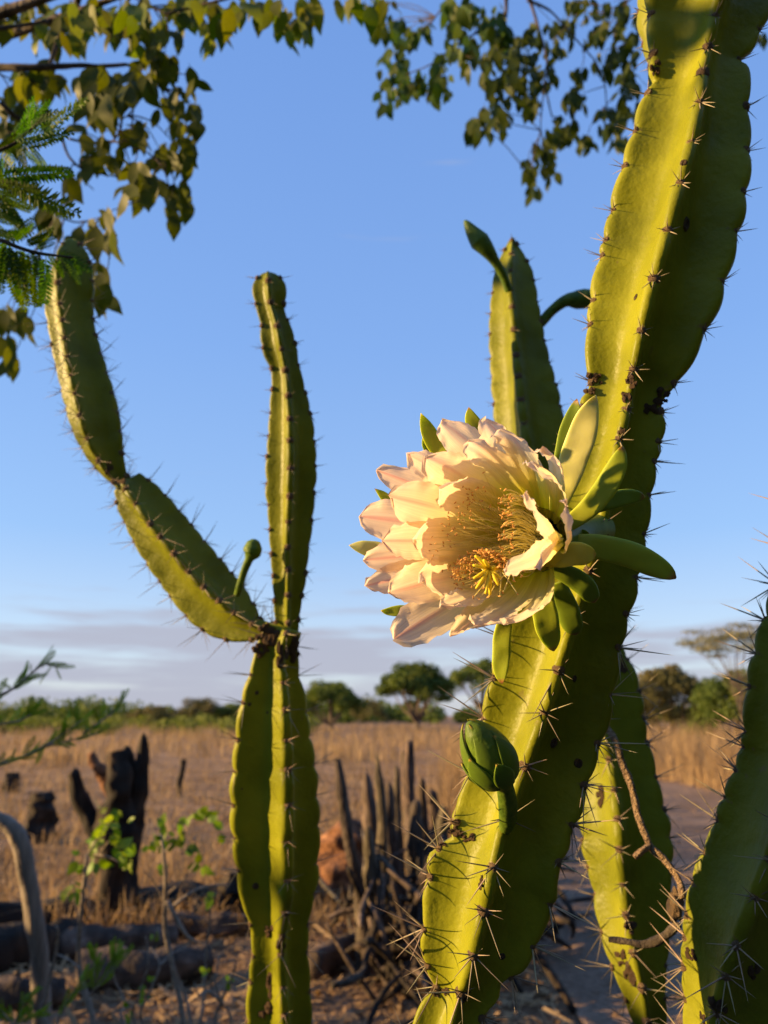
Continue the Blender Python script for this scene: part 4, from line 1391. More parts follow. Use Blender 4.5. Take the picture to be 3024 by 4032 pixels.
def leafy_tree(root, clumps, conv, depthf, meshes, size, mat, branches, bdepth, limit, jit=0.25, extra=(), mult=1.0):
    """branches given as pixel polylines, leaf clumps (x, y, rx, ry, n) in zoom pixels; the nearest leaves are objects"""
    bp = []
    for i, (pl, rad) in enumerate(branches):
        pts3 = [P(*conv(x, y), bdepth + 0.06 * math.sin(i * 2.3 + k)) if not isinstance((x, y), Vector) else (x, y) for k, (x, y) in enumerate(pl)]
        n_ = len(pts3)
        tube('branch', root, pts3, [rad * (1 - 0.55 * k / max(1, n_ - 1)) for k in range(n_)], M['branch'], n_ * 5, 7, 0.2, i * 1.1, 30)
        q, _ = smooth_path(pts3, [1] * n_, n_ * 5)
        bp += q
    cnt = 0
    rest = []
    TW_V, TW_F = [], []
    for (x, y, rx, ry, n_) in clumps:
        d0 = depthf(x, y)
        cpt = P(*conv(x, y - ry * 0.4), d0)
        nb = min(bp, key=lambda q: (q - cpt).length)
        if (nb - cpt).length < 0.8:
            mid = (nb + cpt) / 2 + Vector((random.uniform(-.03, .03), random.uniform(-.03, .03), 0.02))
            q, r_ = smooth_path([nb, mid, cpt], [0.0028, 0.002, 0.0012], 8)
            v, f = tube_data(q, r_, 5, cap=False)
            o_ = len(TW_V)
            TW_V += v
            TW_F += [tuple(i + o_ for i in t) for t in f]
        n_ = int(n_ * mult + random.random())
        for k in range(n_):
            a, rr_ = random.uniform(0, 2 * math.pi), math.sqrt(random.random())
            d = d0 + random.gauss(0, jit * 0.5)
            p = P(*conv(x + rx * rr_ * math.cos(a), y - 0.35 * ry + ry * rr_ * math.sin(a)), d)
            dr = rand_dir(1.0, 0.34)
            nrm = (Vector((random.gauss(0, 0.7), -1, random.gauss(0.2, 0.6)))).normalized()
            mt = leaf_matrix(p - root.location, dr, nrm, size * random.uniform(0.6, 1.15))
            kk = random.randrange(len(meshes))
            if cnt < limit:
                o = newobj('leaf', meshes[kk], root)
                o.matrix_local = mt
                cnt += 1
            else:
                rest.append((kk, mt))
    for p, k in extra:
        for _ in range(k):
            q = p + Vector((random.gauss(0, 0.16), random.gauss(0, 0.16), random.gauss(0, 0.13)))
            rest.append((random.randrange(len(meshes)), leaf_matrix(q - root.location, rand_dir(0.9, 0.5), Vector((random.gauss(0, 1), -1, random.gauss(0, 1))).normalized(), size * random.uniform(0.6, 1.15))))
    if TW_V:
        newobj('twigs', mesh('twigs', shift(TW_V, root.location), TW_F), root, M['branch'], 'stuff')
    if rest:
        V, F = join_instances(meshes, rest)
        newobj('leaf_mass', mesh('leaf_mass', V, F), root, mat, 'stuff')

# ---- tree reaching in from the left
z1 = lambda x, y: (0.9114 * x, 0.9114 * y)
cl = [(70, 60, 70, 70, 7), (170, 90, 60, 90, 8), (300, 150, 90, 90, 14), (360, 60, 90, 60, 10), (520, 90, 90, 60, 11), (560, 40, 60, 40, 6), (640, 170, 60, 90, 8), (720, 200, 70, 90, 9), (750, 60, 60, 60, 6), (850, 60, 80, 70, 8),
      (910, 150, 30, 40, 3), (960, 60, 60, 40, 6), (1040, 40, 60, 50, 6), (1160, 30, 40, 40, 4), (1240, 100, 50, 60, 5), (1310, 110, 40, 60, 6), (1330, 20, 60, 30, 5), (1510, 5, 60, 25, 4), (1620, 10, 50, 30, 3),
      (100, 350, 90, 60, 10), (220, 330, 70, 60, 8), (420, 380, 80, 80, 11), (440, 450, 60, 50, 5), (540, 380, 50, 70, 7), (620, 320, 50, 50, 6), (710, 260, 50, 60, 5), (700, 470, 25, 40, 2), (760, 430, 45, 50, 5), (820, 340, 20, 40, 2), (840, 500, 30, 50, 4),
      (770, 560, 40, 50, 4), (810, 610, 50, 40, 4), (690, 670, 50, 60, 6), (790, 680, 40, 40, 4), (620, 560, 30, 50, 4), (640, 800, 55, 70, 7), (740, 890, 40, 80, 6), (800, 880, 30, 80, 5), (560, 820, 30, 30, 3), (370, 580, 25, 25, 2), (440, 590, 20, 30, 2),
      (400, 690, 40, 40, 3), (500, 680, 30, 40, 3), (580, 720, 20, 20, 2), (300, 800, 30, 70, 4), (210, 880, 40, 50, 3), (250, 950, 30, 40, 3), (460, 930, 20, 30, 2), (470, 1030, 20, 50, 2), (400, 1000, 30, 40, 3), (330, 1040, 60, 50, 6),
      (60, 480, 80, 60, 8), (150, 500, 60, 50, 5), (350, 1100, 60, 40, 4), (430, 1190, 30, 50, 4), (450, 1260, 20, 40, 3), (20, 1350, 20, 40, 3), (100, 1370, 40, 40, 4), (30, 1480, 30, 50, 3), (60, 1560, 30, 50, 3), (30, 600, 60, 60, 5)]
root_l = thing('overhanging_tree', Vector((-2.7, 2.2, 0)), 'tree with broad yellow green leaves, its boughs hanging over the bent cactus arm', 'tree')
br = [([(345, -60), (330, 20), (290, 100), (240, 200), (213, 285)], 0.010), ([(-260, 300), (0, 292), (120, 290), (215, 290), (330, 282), (430, 285), (550, 278)], 0.012),
      ([(-200, 150), (0, 122), (120, 105), (200, 92)], 0.008), ([(320, 50), (400, 60), (480, 75), (540, 20), (580, -30)], 0.006), ([(430, 300), (475, 350), (520, 400), (525, 480), (520, 560), (480, 620)], 0.006),
      ([(520, 400), (600, 380), (680, 370)], 0.004), ([(520, 520), (560, 490), (600, 440)], 0.003), ([(270, 600), (300, 680), (370, 740), (440, 752), (510, 765)], 0.0045), ([(370, 745), (375, 790), (405, 820)], 0.003),
      ([(300, 600), (400, 620), (480, 610), (560, 630), (640, 660)], 0.004), ([(520, 560), (540, 640), (560, 700)], 0.003), ([(590, -40), (640, 20), (720, 60)], 0.005), ([(720, 60), (830, 30), (960, 0), (1150, -50), (1400, -90)], 0.005),
      ([(0, 440), (60, 500), (110, 520), (200, 540)], 0.008), ([(250, 930), (330, 960), (430, 940)], 0.003), ([(640, 660), (700, 720), (730, 800)], 0.003)]
ex = []
for (tx, ty, tz, k) in ((-1.9, 0.28, 2.42, 26), (-1.7, 0.32, 2.62, 34), (-1.5, 0.32, 2.85, 22), (-2.5, 0.1, 2.7, 22), (-2.9, 0.5, 3.2, 40), (-2.8, 1.2, 3.4, 50), (-2.4, 1.8, 3.3, 50), (-3.3, 2.2, 3.6, 60), (-2.0, 2.6, 3.6, 50), (-3.4, 3.0, 3.2, 50)):
    ex.append((Vector((tx, ty, tz)), k))
leafy_tree(root_l, cl, z1, lambda x, y: 2.25 + 0.2 * math.sin(x * 0.01) + 0.1 * math.sin(y * 0.013), LEAVES, 0.080, M['leaf'], br, 2.25, 298, extra=ex, mult=2.2)
tube('trunk', root_l, [Vector((-2.7, 2.2, -0.05)), Vector((-2.66, 2.2, 0.9)), Vector((-2.75, 2.15, 1.9)), Vector((-2.6, 2.1, 2.8)), Vector((-2.35, 2.0, 3.4))], [0.11, 0.085, 0.075, 0.06, 0.045], M['bark'], 30, 12, 0.25, 1.0, 8)
tube('limb', root_l, [Vector((-2.62, 2.12, 2.7)), Vector((-2.1, 2.15, 2.85)), P(*z1(-260, 300), 2.25)], [0.04, 0.026, 0.013], M['bark'], 16, 9, 0.2, 2.0, 15)
tube('limb', root_l, [Vector((-2.5, 2.06, 3.1)), Vector((-1.8, 2.0, 3.35)), P(*z1(345, -60), 2.25)], [0.04, 0.026, 0.011], M['bark'], 16, 9, 0.2, 3.0, 15)
tube('limb', root_l, [Vector((-2.7, 2.12, 2.5)), Vector((-2.6, 1.2, 2.75)), Vector((-2.3, 0.4, 2.6)), Vector((-1.8, 0.2, 2.45))], [0.035, 0.025, 0.015, 0.006], M['bark'], 20, 9, 0.2, 4.0, 15)
tube('limb', root_l, [Vector((-2.4, 2.02, 3.3)), Vector((-1.6, 2.1, 3.5)), P(*z1(590, -40), 2.25)], [0.03, 0.02, 0.006], M['bark'], 16, 9, 0.2, 5.0, 15)

# ---- tree whose dark boughs hang beside the main cactus
cr = [(90, 130, 30, 40, 5), (150, 110, 40, 40, 6), (200, 160, 50, 40, 7), (250, 130, 50, 40, 7), (160, 220, 60, 50, 9), (150, 300, 60, 50, 9), (140, 400, 50, 55, 8), (230, 340, 60, 50, 9), (340, 290, 60, 60, 9), (330, 370, 45, 50, 7), (380, 60, 30, 60, 6),
      (430, 70, 60, 70, 10), (520, 70, 80, 60, 13), (560, 150, 60, 60, 9), (420, 190, 60, 60, 9), (480, 260, 60, 60, 8), (600, 180, 60, 50, 9), (680, 200, 60, 50, 9), (620, 280, 80, 60, 13), (600, 360, 70, 60, 11), (690, 300, 60, 60, 9), (690, 420, 45, 50, 6),
      (560, 460, 50, 40, 5), (500, 520, 50, 45, 7), (570, 500, 45, 40, 6), (760, 310, 60, 40, 6), (790, 200, 50, 50, 7), (720, 120, 30, 40, 4), (790, 100, 30, 30, 3), (850, 80, 40, 30, 4), (870, 130, 15, 20, 2), (940, 160, 40, 30, 4), (960, 70, 50, 60, 7),
      (1030, 150, 50, 60, 8), (1080, 230, 50, 60, 8), (1000, 270, 50, 50, 7), (1090, 330, 40, 50, 6), (1090, 430, 45, 60, 7), (1010, 490, 45, 45, 7), (1060, 560, 30, 25, 3), (900, 300, 40, 30, 4), (880, 410, 50, 50, 7), (850, 520, 50, 45, 7), (930, 580, 30, 35, 5),
      (800, 560, 50, 45, 7), (750, 610, 50, 45, 7), (700, 680, 35, 35, 6), (780, 690, 30, 40, 5), (710, 760, 25, 35, 5), (60, 10, 30, 20, 2), (140, 20, 30, 20, 2), (880, 10, 60, 15, 4), (1040, 20, 60, 30, 5), (1120, 100, 40, 80, 6), (1630, 150, 20, 30, 2)]
root_h = thing('overhanging_tree', Vector((3.3, 3.3, 0)), 'dark green leafy boughs hanging against the sky beside the thick flowering stem', 'tree')
brr = [([(600, -60), (605, 0), (600, 70), (540, 110), (480, 135)], 0.012), ([(680, -40), (710, 30), (740, 130), (770, 240), (765, 350), (790, 470)], 0.008), ([(690, 0), (760, 30), (800, 60), (870, 140), (960, 240)], 0.007), ([(350, 30), (320, 70), (295, 105), (250, 130)], 0.004),
       ([(760, 350), (750, 430), (745, 520), (760, 600)], 0.004), ([(600, 80), (620, 180), (610, 300)], 0.005), ([(960, 240), (1000, 330), (1010, 450)], 0.005), ([(480, 135), (380, 200), (300, 260), (200, 300)], 0.005), ([(1200, -60), (1100, 0), (1050, 100), (1040, 200)], 0.006), ([(745, 520), (720, 620), (710, 720)], 0.003)]
ex = [(Vector((x, y, z)), k) for x, y, z, k in ((2.4, 3.2, 5.4, 60), (3.2, 3.0, 5.2, 60), (3.6, 3.8, 4.8, 60), (1.6, 3.0, 5.6, 50), (0.9, 3.0, 5.5, 30))]
leafy_tree(root_h, cr, z2p, lambda x, y: 3.6 + 0.25 * math.sin(x * 0.008 + 1) + 0.15 * math.sin(y * 0.011), LEAVES_R, 0.082, M['leafr'], brr, 3.6, 298, jit=0.35, extra=ex, mult=2.4)
tube('trunk', root_h, [Vector((3.3, 3.3, -0.05)), Vector((3.28, 3.3, 1.4)), Vector((3.3, 3.3, 2.8)), Vector((3.2, 3.2, 4.2)), Vector((2.8, 3.0, 5.3)), Vector((2.3, 2.9, 6.0))], [0.13, 0.105, 0.09, 0.075, 0.06, 0.03], M['bark'], 36, 12, 0.25, 6.0, 8)
tube('limb', root_h, [Vector((3.0, 3.1, 4.9)), Vector((1.6, 2.7, 5.4)), P(*z2p(700, -420), 3.6), P(*z2p(600, -60), 3.6)], [0.05, 0.035, 0.02, 0.012], M['bark'], 24, 9, 0.2, 7.0, 15)
tube('limb', root_h, [Vector((2.7, 2.98, 5.4)), Vector((1.5, 2.8, 5.5)), P(*z2p(1150, -420), 3.6), P(*z2p(1200, -60), 3.6)], [0.035, 0.022, 0.013, 0.007], M['bark'], 20, 9, 0.2, 8.0, 15)
tube('limb', root_h, [P(*z2p(700, -420), 3.6), P(*z2p(500, -200), 3.6), P(*z2p(350, 30), 3.6)], [0.015, 0.01, 0.005], M['bark'], 14, 8, 0.2, 9.0, 15)

# ---- feathery shrub at the left edge
def frond_mesh(n=17, wid=0.13, seed=0):
    V, F = [], []
    for i in range(2 * n):
        k, sg = i // 2, 1 if i % 2 else -1
        t = 0.10 + 0.88 * k / (n - 1)
        wl = wid * (math.sin(math.pi * min(1.0, 0.15 + 0.85 * t) ** 1.0) ** 0.5 * 0.9 + 0.12)
        y, x0 = t, 0.0
        o_ = len(V)
        dx, dy = sg * wl, wl * 0.38
        hw = 0.031
        zz = -0.05 * t * t
        up_ = 0.02 * math.sin(i * 1.7 + seed)
        V += [(0, y - hw * 0.4, zz), (dx * 0.4, y + dy * 0.4 - hw, zz + up_), (dx, y + dy, zz - 0.01 + up_), (dx * 0.4, y + dy * 0.4 + hw, zz + up_)]
        F.append((o_, o_ + 1, o_ + 2, o_ + 3) if sg > 0 else (o_ + 3, o_ + 2, o_ + 1, o_))
    o_ = len(V)
    for t in (0, 0.33, 0.66, 1.0):
        V += [(-0.006, t, -0.05 * t * t + 0.004), (0.006, t, -0.05 * t * t + 0.004)]
    for k in range(3):
        F.append((o_ + 2 * k, o_ + 2 * k + 1, o_ + 2 * k + 3, o_ + 2 * k + 2))
    return mesh('frond', V, F, False)
FRONDS = [frond_mesh(19, 0.14, 0), frond_mesh(16, 0.165, 2), frond_mesh(22, 0.125, 4)]
for a_ in FRONDS:
    a_.materials.append(M['frond'])
FR_S = [m_.copy() for m_ in FRONDS]
for a_ in FR_S:
    a_.materials.clear()
    a_.materials.append(M['sprig'])
def frond(root, a, b, d, meshes, conv, dz=0.0, roll=None):
    p, q = P(*conv(*a), d), P(*conv(*b), d + dz)
    rl = random.uniform(-0.9, 0.9) if roll is None else roll
    v = q - p
    nrm = (CAM - p).normalized()
    nrm = Quaternion(v.normalized(), rl * 0.75) @ nrm
    o = newobj('frond', random.choice(meshes), root)
    o.matrix_local = leaf_matrix(p - root.location, v, nrm, v.length)
    return o
zf = lambda x, y: (0.4522 * x, 300 + 0.4522 * y)
root_f = thing('feathery_shrub', Vector((-1.15, 0.85, 0)), 'shrub with fine feathery leaves dipping in front of the cactus arm top', 'shrub')
DF = 0.95
for a, b, rl in (((-20, 870), (640, 835), 0.5), ((50, 925), (680, 1185), 0.3), ((20, 1040), (215, 1330), 0.3), ((-40, 1000), (270, 1150), 0.6), ((-20, 1120), (120, 1260), 0.3), ((80, 650), (135, 850), 0.9), ((180, 610), (235, 825), 0.9), ((260, 600), (430, 800), 0.9),
                 ((-60, 640), (200, 570), 0.3), ((200, 620), (590, 520), 1.1), ((100, 560), (540, 430), 1.2), ((380, 470), (745, 180), 1.25), ((250, 430), (520, 300), 1.25), ((120, 540), (460, 235), 1.3), ((240, 480), (310, 230), 1.3),
                 ((60, 1470), (20, 1800), 0.3), ((100, 1500), (170, 1900), 0.2), ((210, 1520), (262, 1990), 0.2), ((400, 1560), (400, 1970), 0.2), ((330, 1540), (330, 1760), 0.4), ((480, 1560), (560, 1760), 0.7), ((560, 1560), (700, 1800), 0.8), ((520, 1520), (790, 1660), 0.8),
                 ((120, 1440), (300, 1290), 0.7), ((220, 1470), (470, 1370), 0.6), ((20, 1400), (240, 1340), 0.5), ((320, 1500), (480, 1440), 0.5), ((-30, 1520), (-20, 1900), 0.3), ((-60, 1300), (100, 1420), 0.4), ((-40, 760), (70, 1000), 0.5), ((640, 1580), (680, 1740), 0.6),
                 ((-60, 1560), (80, 1720), 0.5), ((20, 700), (10, 900), 0.8), ((-50, 1180), (180, 1290), 0.5), ((-50, 930), (330, 1000), 0.5)):
    frond(root_f, a, b, DF + random.uniform(-0.05, 0.05), FRONDS, zf, random.uniform(-0.03, 0.03), rl * random.choice((-1, 1)))
    for _ in range(3 if b[0] < 500 else 1):
        j = lambda k_: random.uniform(-k_, k_)
        frond(root_f, (a[0] + j(50) - 30, a[1] + j(50)), (b[0] + j(70) - 30, b[1] + j(60)), DF + random.uniform(0, 0.1), FRONDS, zf, j(0.03), rl * random.choice((-1, 1)))
def fbr(pts, r, conv=zf, d=DF, root=root_f, mat='branch'):
    tube('branch', root, [P(*conv(x, y), d) if not isinstance(x, Vector) else x for x, y in pts], [r * (1 - 0.6 * i / (len(pts) - 1)) for i in range(len(pts))], M[mat], len(pts) * 5, 6, 0.15, r * 900, 60)
fbr([(-420, 1500), (-200, 1440), (0, 1430), (160, 1490), (330, 1540), (480, 1560), (640, 1580)], 0.0035)
fbr([(-420, 1000), (-150, 930), (60, 905), (300, 890)], 0.0030)
fbr([(-420, 760), (-150, 690), (100, 600), (250, 480), (420, 310)], 0.0030)
fbr([(-150, 1100), (0, 1060), (100, 1010)], 0.0022)
ptsT = [Vector((-1.15, 0.85, -0.03)), Vector((-1.12, 0.86, 0.6)), Vector((-1.05, 0.85, 1.2)), P(*zf(-420, 1500), DF), P(*zf(-420, 1000), DF), P(*zf(-420, 760), DF)]
tube('trunk', root_f, ptsT, [0.022, 0.018, 0.014, 0.009, 0.006, 0.0035], M['bark'], 36, 9, 0.2, 2.2, 20)
# ---- young sprig lower down at the left edge (further away)
root_s = thing('leafy_sprig', G(-330, 3900), 'young shrub sprig with soft feathery green tips above the horizon bushes', 'shrub')
zs = lambda x, y: (0.6028 * x, 2550 + 0.6028 * y)
ds = depth(root_s.location)
DS = 2.2
root_s.location = Vector((P(-420, 2900, DS).x, P(-420, 2900, DS).y, 0))
sb_ = Vector(root_s.location)
def strand(pts, r, d, root, conv, fr_len, nf, meshes, spread=1.0, mat='twig'):
    p3 = [P(*conv(x, y), d) for x, y in pts]
    tube('twig', root, p3, [r * (1 - 0.6 * i / (len(pts) - 1)) for i in range(len(pts))], M[mat], len(pts) * 5, 6, 0.1, r * 500, 60)
    q, _ = smooth_path(p3, [1] * len(p3), 40)
    for k in range(nf):
        i = int(4 + 35 * (k + random.random()) / nf)
        i = min(i, 38)
        tg = (q[i + 1] - q[i]).normalized()
        dr = (tg * 0.8 + Vector((random.gauss(0, 0.5), random.gauss(0, 0.5), random.gauss(0.25, 0.5))) * spread).normalized()
        o = newobj('frond', random.choice(meshes), root)
        o.matrix_local = leaf_matrix(q[i] - root.location, dr, (Vector((random.gauss(0, 0.5), -1, random.gauss(0, 0.6)))).normalized(), fr_len * random.uniform(0.6, 1.2))
strand([(-700, 560), (-300, 420), (0, 310), (110, 250), (190, 180), (290, 110), (370, 130)], 0.005, DS, root_s, zs, 0.06, 34, FR_S)
strand([(-700, 700), (-300, 560), (0, 500), (120, 480), (200, 440)], 0.005, DS, root_s, zs, 0.055, 22, FR_S)
strand([(-700, 900), (-300, 820), (0, 760), (180, 700), (300, 640)], 0.005, DS, root_s, zs, 0.055, 26, FR_S)
strand([(300, 640), (420, 560), (540, 470)], 0.003, DS, root_s, zs, 0.06, 16, FR_S)
strand([(300, 640), (480, 600), (640, 560)], 0.003, DS, root_s, zs, 0.05, 14, FR_S)
strand([(540, 560), (660, 480), (760, 400), (800, 340)], 0.003, DS, root_s, zs, 0.05, 14, FR_S)
tube('stem', root_s, [sb_ + Vector((0, 0, -0.02)), sb_ + Vector((0.0, 0, 0.6)), P(*zs(-700, 900), DS), P(*zs(-700, 560), DS)], [0.02, 0.016, 0.009, 0.004], M['bark'], 24, 8, 0.2, 3.3, 20)

# ------------------------------------------------------------------ burnt stumps, stakes, logs
def gnarl(name, root, pts, rads, mat, rough=0.28, sides=14, seed=0.0, freq=5.0, n=None):
    return tube(name, root, pts, rads, M[mat], n or len(pts) * 7, sides, rough, seed, freq)
gb = G(*s5(515, 1235))
dsb = depth(gb)
root_k = thing('burnt_stump', gb, 'large forked charred tree stump with jagged broken top in the field', 'stump')
pk = lambda x, y, o_=0.0: P(*s5(x, y), dsb + o_)
sc5 = 0.9114 * dsb / FPX
gnarl('trunk', root_k, [gb + Vector((0, 0, -0.08)), pk(512, 1180), pk(508, 1050), pk(505, 930), pk(512, 820), pk(522, 740)], [92 * sc5, 84 * sc5, 78 * sc5, 84 * sc5, 95 * sc5, 78 * sc5], 'charred', 0.3, 18, 1.0, 6)
gnarl('limb', root_k, [pk(470, 960), pk(420, 850), pk(372, 760), pk(338, 680), pk(318, 600), pk(310, 585)], [52 * sc5, 40 * sc5, 32 * sc5, 30 * sc5, 24 * sc5, 8 * sc5], 'charred', 0.3, 12, 2.0, 8)
gnarl('limb', root_k, [pk(560, 850), pk(585, 740), pk(605, 650), pk(618, 560), pk(622, 470), pk(620, 425)], [58 * sc5, 46 * sc5, 38 * sc5, 30 * sc5, 22 * sc5, 4 * sc5], 'charred', 0.35, 12, 3.0, 8)
gnarl('limb', root_k, [pk(520, 790, -0.05), pk(520, 680, -0.05), pk(512, 580, -0.03), pk(505, 500, 0)], [70 * sc5, 60 * sc5, 52 * sc5, 34 * sc5], 'charred', 0.4, 12, 4.0, 8)
gnarl('limb', root_k, [pk(495, 700, 0.1), pk(455, 610, 0.1), pk(415, 560, 0.1), pk(392, 510, 0.1)], [40 * sc5, 34 * sc5, 28 * sc5, 14 * sc5], 'clay', 0.4, 12, 5.0, 8)
gnarl('limb', root_k, [pk(560, 720, 0.05), pk(560, 610, 0.05), pk(555, 520, 0.05), pk(545, 480, 0.05)], [34 * sc5, 30 * sc5, 24 * sc5, 8 * sc5], 'charred', 0.4, 10, 6.0, 8)
gnarl('limb', root_k, [pk(440, 860, 0.1), pk(400, 790, 0.1), pk(378, 720, 0.1), pk(372, 680, 0.1)], [34 * sc5, 26 * sc5, 20 * sc5, 10 * sc5], 'charred', 0.3, 10, 7.0, 8)

def small_stump(u, v, h, r, label, seed, forks=2, mat='charred'):
    g = G(u, v)
    root = thing('burnt_stump', g, label, 'stump')
    lean = Vector((random.uniform(-.1, .1), 0, 0)) * h
    gnarl('trunk', root, [g + Vector((0, 0, -0.05)), g + Vector((0, 0, h * 0.35)) + lean * 0.3, g + Vector((0, 0, h * 0.75)) + lean, g + Vector((0, 0, h)) + lean * 1.2], [r * 1.25, r, r * 0.95, r * 0.72], mat, 0.6, 16, seed, 11)
    for k in range(forks):
        sg = -1 if k % 2 else 1
        b = g + Vector((0, 0, h * 0.6)) + lean * 0.7
        gnarl('limb', root, [b, b + Vector((sg * r * 1.1, 0, h * 0.22)), b + Vector((sg * r * 1.5, 0, h * (0.42 + 0.1 * k)))], [r * 0.55, r * 0.4, r * 0.15], mat, 0.4, 9, seed + k, 9)
small_stump(*s5(165, 905), 0.55, 0.13, 'low charred stump beyond the bent grey stake', 11.0, 0)
small_stump(*s5(770, 690), 0.62, 0.045, 'slim dark forked stump in the dry straw behind the upright cactus', 12.0, 1)
small_stump(*s5(1060, 1210), 0.30, 0.16, 'squat black stump among the fallen logs', 13.0, 1)
small_stump(*s5(40, 680), 0.35, 0.12, 'small grey stump far out in the straw field', 14.0, 0)
# bent grey stake
ge = G(*s5(200, 1720))
de = depth(ge)
root_e = thing('bent_stake', ge, 'bent pale grey wooden stake with its top curling over', 'stake')
tube('stake', root_e, [ge + Vector((0, 0, -0.1)), P(*s5(170, 1400), de), P(*s5(140, 1180), de), P(*s5(112, 1000), de), P(*s5(75, 870), de), P(*s5(30, 815), de), P(*s5(-40, 780), de)], [x * de / FPX * 0.9114 for x in (42, 38, 37, 36, 36, 32, 22)], M['pale_stake'], 50, 12, 0.16, 2.0, 9)
# fallen logs
def log(a, b, r, label, seed, mat='log', sag=0.0, lift=(0.0, 0.0)):
    p, q = G(*s5(*a)), G(*s5(*b))
    p.z, q.z = r * 0.8 + lift[0], r * 0.8 + lift[1]
    m_ = (p + q) / 2 + Vector((random.uniform(-.04, .04), random.uniform(-.05, .05), sag))
    v, f = None, None
    pp_, rr_ = smooth_path([p, p.lerp(m_, 0.5) + Vector((0, 0.02, 0.01)), m_, m_.lerp(q, 0.5), q], [r, r * 1.05, r, r * 0.92, r * 0.8], 26)
    V, F = tube_data(pp_, rr_, 12, 0.3, seed, 7)
    loc = Vector((m_.x, m_.y, 0))
    o = newobj('fallen_log', mesh('fallen_log', shift(V, loc), F), None, M[mat])
    o.location = loc
    return tag(o, label, 'log')
log((-120, 1300), (470, 1255), 0.10, 'charred log lying against the foot of the forked stump', 1.0, 'charred')
log((-100, 1480), (330, 1380), 0.12, 'thick dark log beneath the bent stake', 2.0, 'charred')
log((-80, 1640), (270, 1600), 0.075, 'pale barked log resting at the foot of the bent stake', 3.0, 'log')
log((250, 1420), (760, 1350), 0.085, 'brown log lying crosswise in front of the forked stump', 4.0, 'log')
log((330, 1560), (900, 1480), 0.10, 'dark reddish log half hidden under dead twigs', 5.0, 'log')
log((600, 1230), (1120, 1180), 0.11, 'blackened log behind the upright cactus foot', 6.0, 'charred')
log((700, 1300), (1080, 1290), 0.07, 'thin brown log parallel to the blackened one', 7.0, 'log')
log((1340, 1500), (1640, 1380), 0.08, 'ashen grey log among the fence stakes', 8.0, 'log')

# rotten stump and stick fence
gm_ = G(1345, 3560)
rootm = thing('rotten_stump', gm_, 'crumbling reddish brown stump beside the first fence stakes', 'stump')
gnarl('trunk', rootm, [gm_ + Vector((0, 0, -0.05)), gm_ + Vector((0, 0, 0.15)), gm_ + Vector((0.02, 0, 0.36)), gm_ + Vector((0.03, 0, 0.52)), gm_ + Vector((0.02, 0, 0.60))], [0.24, 0.22, 0.2, 0.15, 0.06], 'clay', 0.45, 22, 3.0, 9, 34)
fl0 = G(1475, 3900)
fence = thing('stick_fence', fl0, 'old rough fence of uneven grey and brown stakes along the dirt path', 'fence')
def stake(foot, top, r, seed):
    m_ = foot.lerp(top, 0.35) + Vector((random.uniform(-.02, .02), random.uniform(-.02, .02), 0))
    m2 = foot.lerp(top, 0.7) + Vector((random.uniform(-.025, .025), random.uniform(-.02, .02), 0))
    pp_, rr_ = smooth_path([foot - Vector((0, 0, 0.1)), m_, m2, top - (top - foot) * random.uniform(0.03, 0.12), top], [r * 1.15, r * random.uniform(0.8, 1.2), r * random.uniform(0.7, 1.1), r * 0.7, r * 0.12], 22)
    V, F = tube_data(pp_, rr_, 10, 0.45, seed, 11)
    newobj('stake', mesh('stake', shift(V, fence.location), F), fence, M['stake'])
d0 = depth(fl0)
for (tx, ty, bx, by, r) in ((1328, 2992, 1470, 3850, 0.036), (1487, 2968, 1545, 3780, 0.034), (1440, 3040, 1500, 3700, 0.05), (1612, 2915, 1640, 3560, 0.05), (1560, 3010, 1600, 3640, 0.035), (1530, 3080, 1560, 3660, 0.045), (1660, 3060, 1680, 3600, 0.04), (1590, 2960, 1622, 3500, 0.03), (1700, 3110, 1720, 3620, 0.05), (1450, 3250, 1480, 3820, 0.045), (1390, 3330, 1420, 3820, 0.03), (1640, 3150, 1650, 3700, 0.055), (1745, 3170, 1770, 3640, 0.05)):
    f_ = G(bx, by)
    t_ = P(tx, ty, depth(f_) + random.uniform(-0.1, 0.1))
    stake(f_, t_, r, bx * 0.1)
for i in range(46):
    t = i / 45
    y = 7.0 + 9.0 * t ** 1.2
    x = 0.32 + 0.088 * y + random.gauss(0, 0.05)
    h = random.uniform(0.75, 1.2)
    stake(Vector((x, y, 0)), Vector((x + random.gauss(0, 0.10), y + random.gauss(0, 0.08), h)), random.uniform(0.022, 0.042), i * 1.7)

# heap of dark dead sticks against the fence
hp = Vector((0.72, 5.6, 0))
heap = thing('brush_heap', hp, 'dark heap of dead sticks piled against the stick fence', 'brush')
hr = random.Random(4)
for i in range(90):
    c = hp + Vector((hr.gauss(0.05, 0.22), hr.gauss(0.3, 0.75), 0))
    c.z = abs(hr.gauss(0.22, 0.2)) + 0.03
    a_ = hr.uniform(0, math.pi)
    e_ = hr.gauss(0, 0.45)
    v = Vector((math.cos(a_) * math.cos(e_) * 0.6, math.sin(a_) * math.cos(e_), math.sin(e_))) * hr.uniform(0.2, 0.45)
    p0, p1 = c - v, c + v
    p0.z, p1.z = max(0.01, p0.z), max(0.01, p1.z)
    tube('stick', heap, [p0, (p0 + p1) / 2 + Vector((hr.gauss(0, .04), hr.gauss(0, .04), hr.gauss(0, .03))), p1], [0.016, 0.02, 0.008], M['charred' if i % 3 else 'log'], 9, 6, 0.3, i, 20)

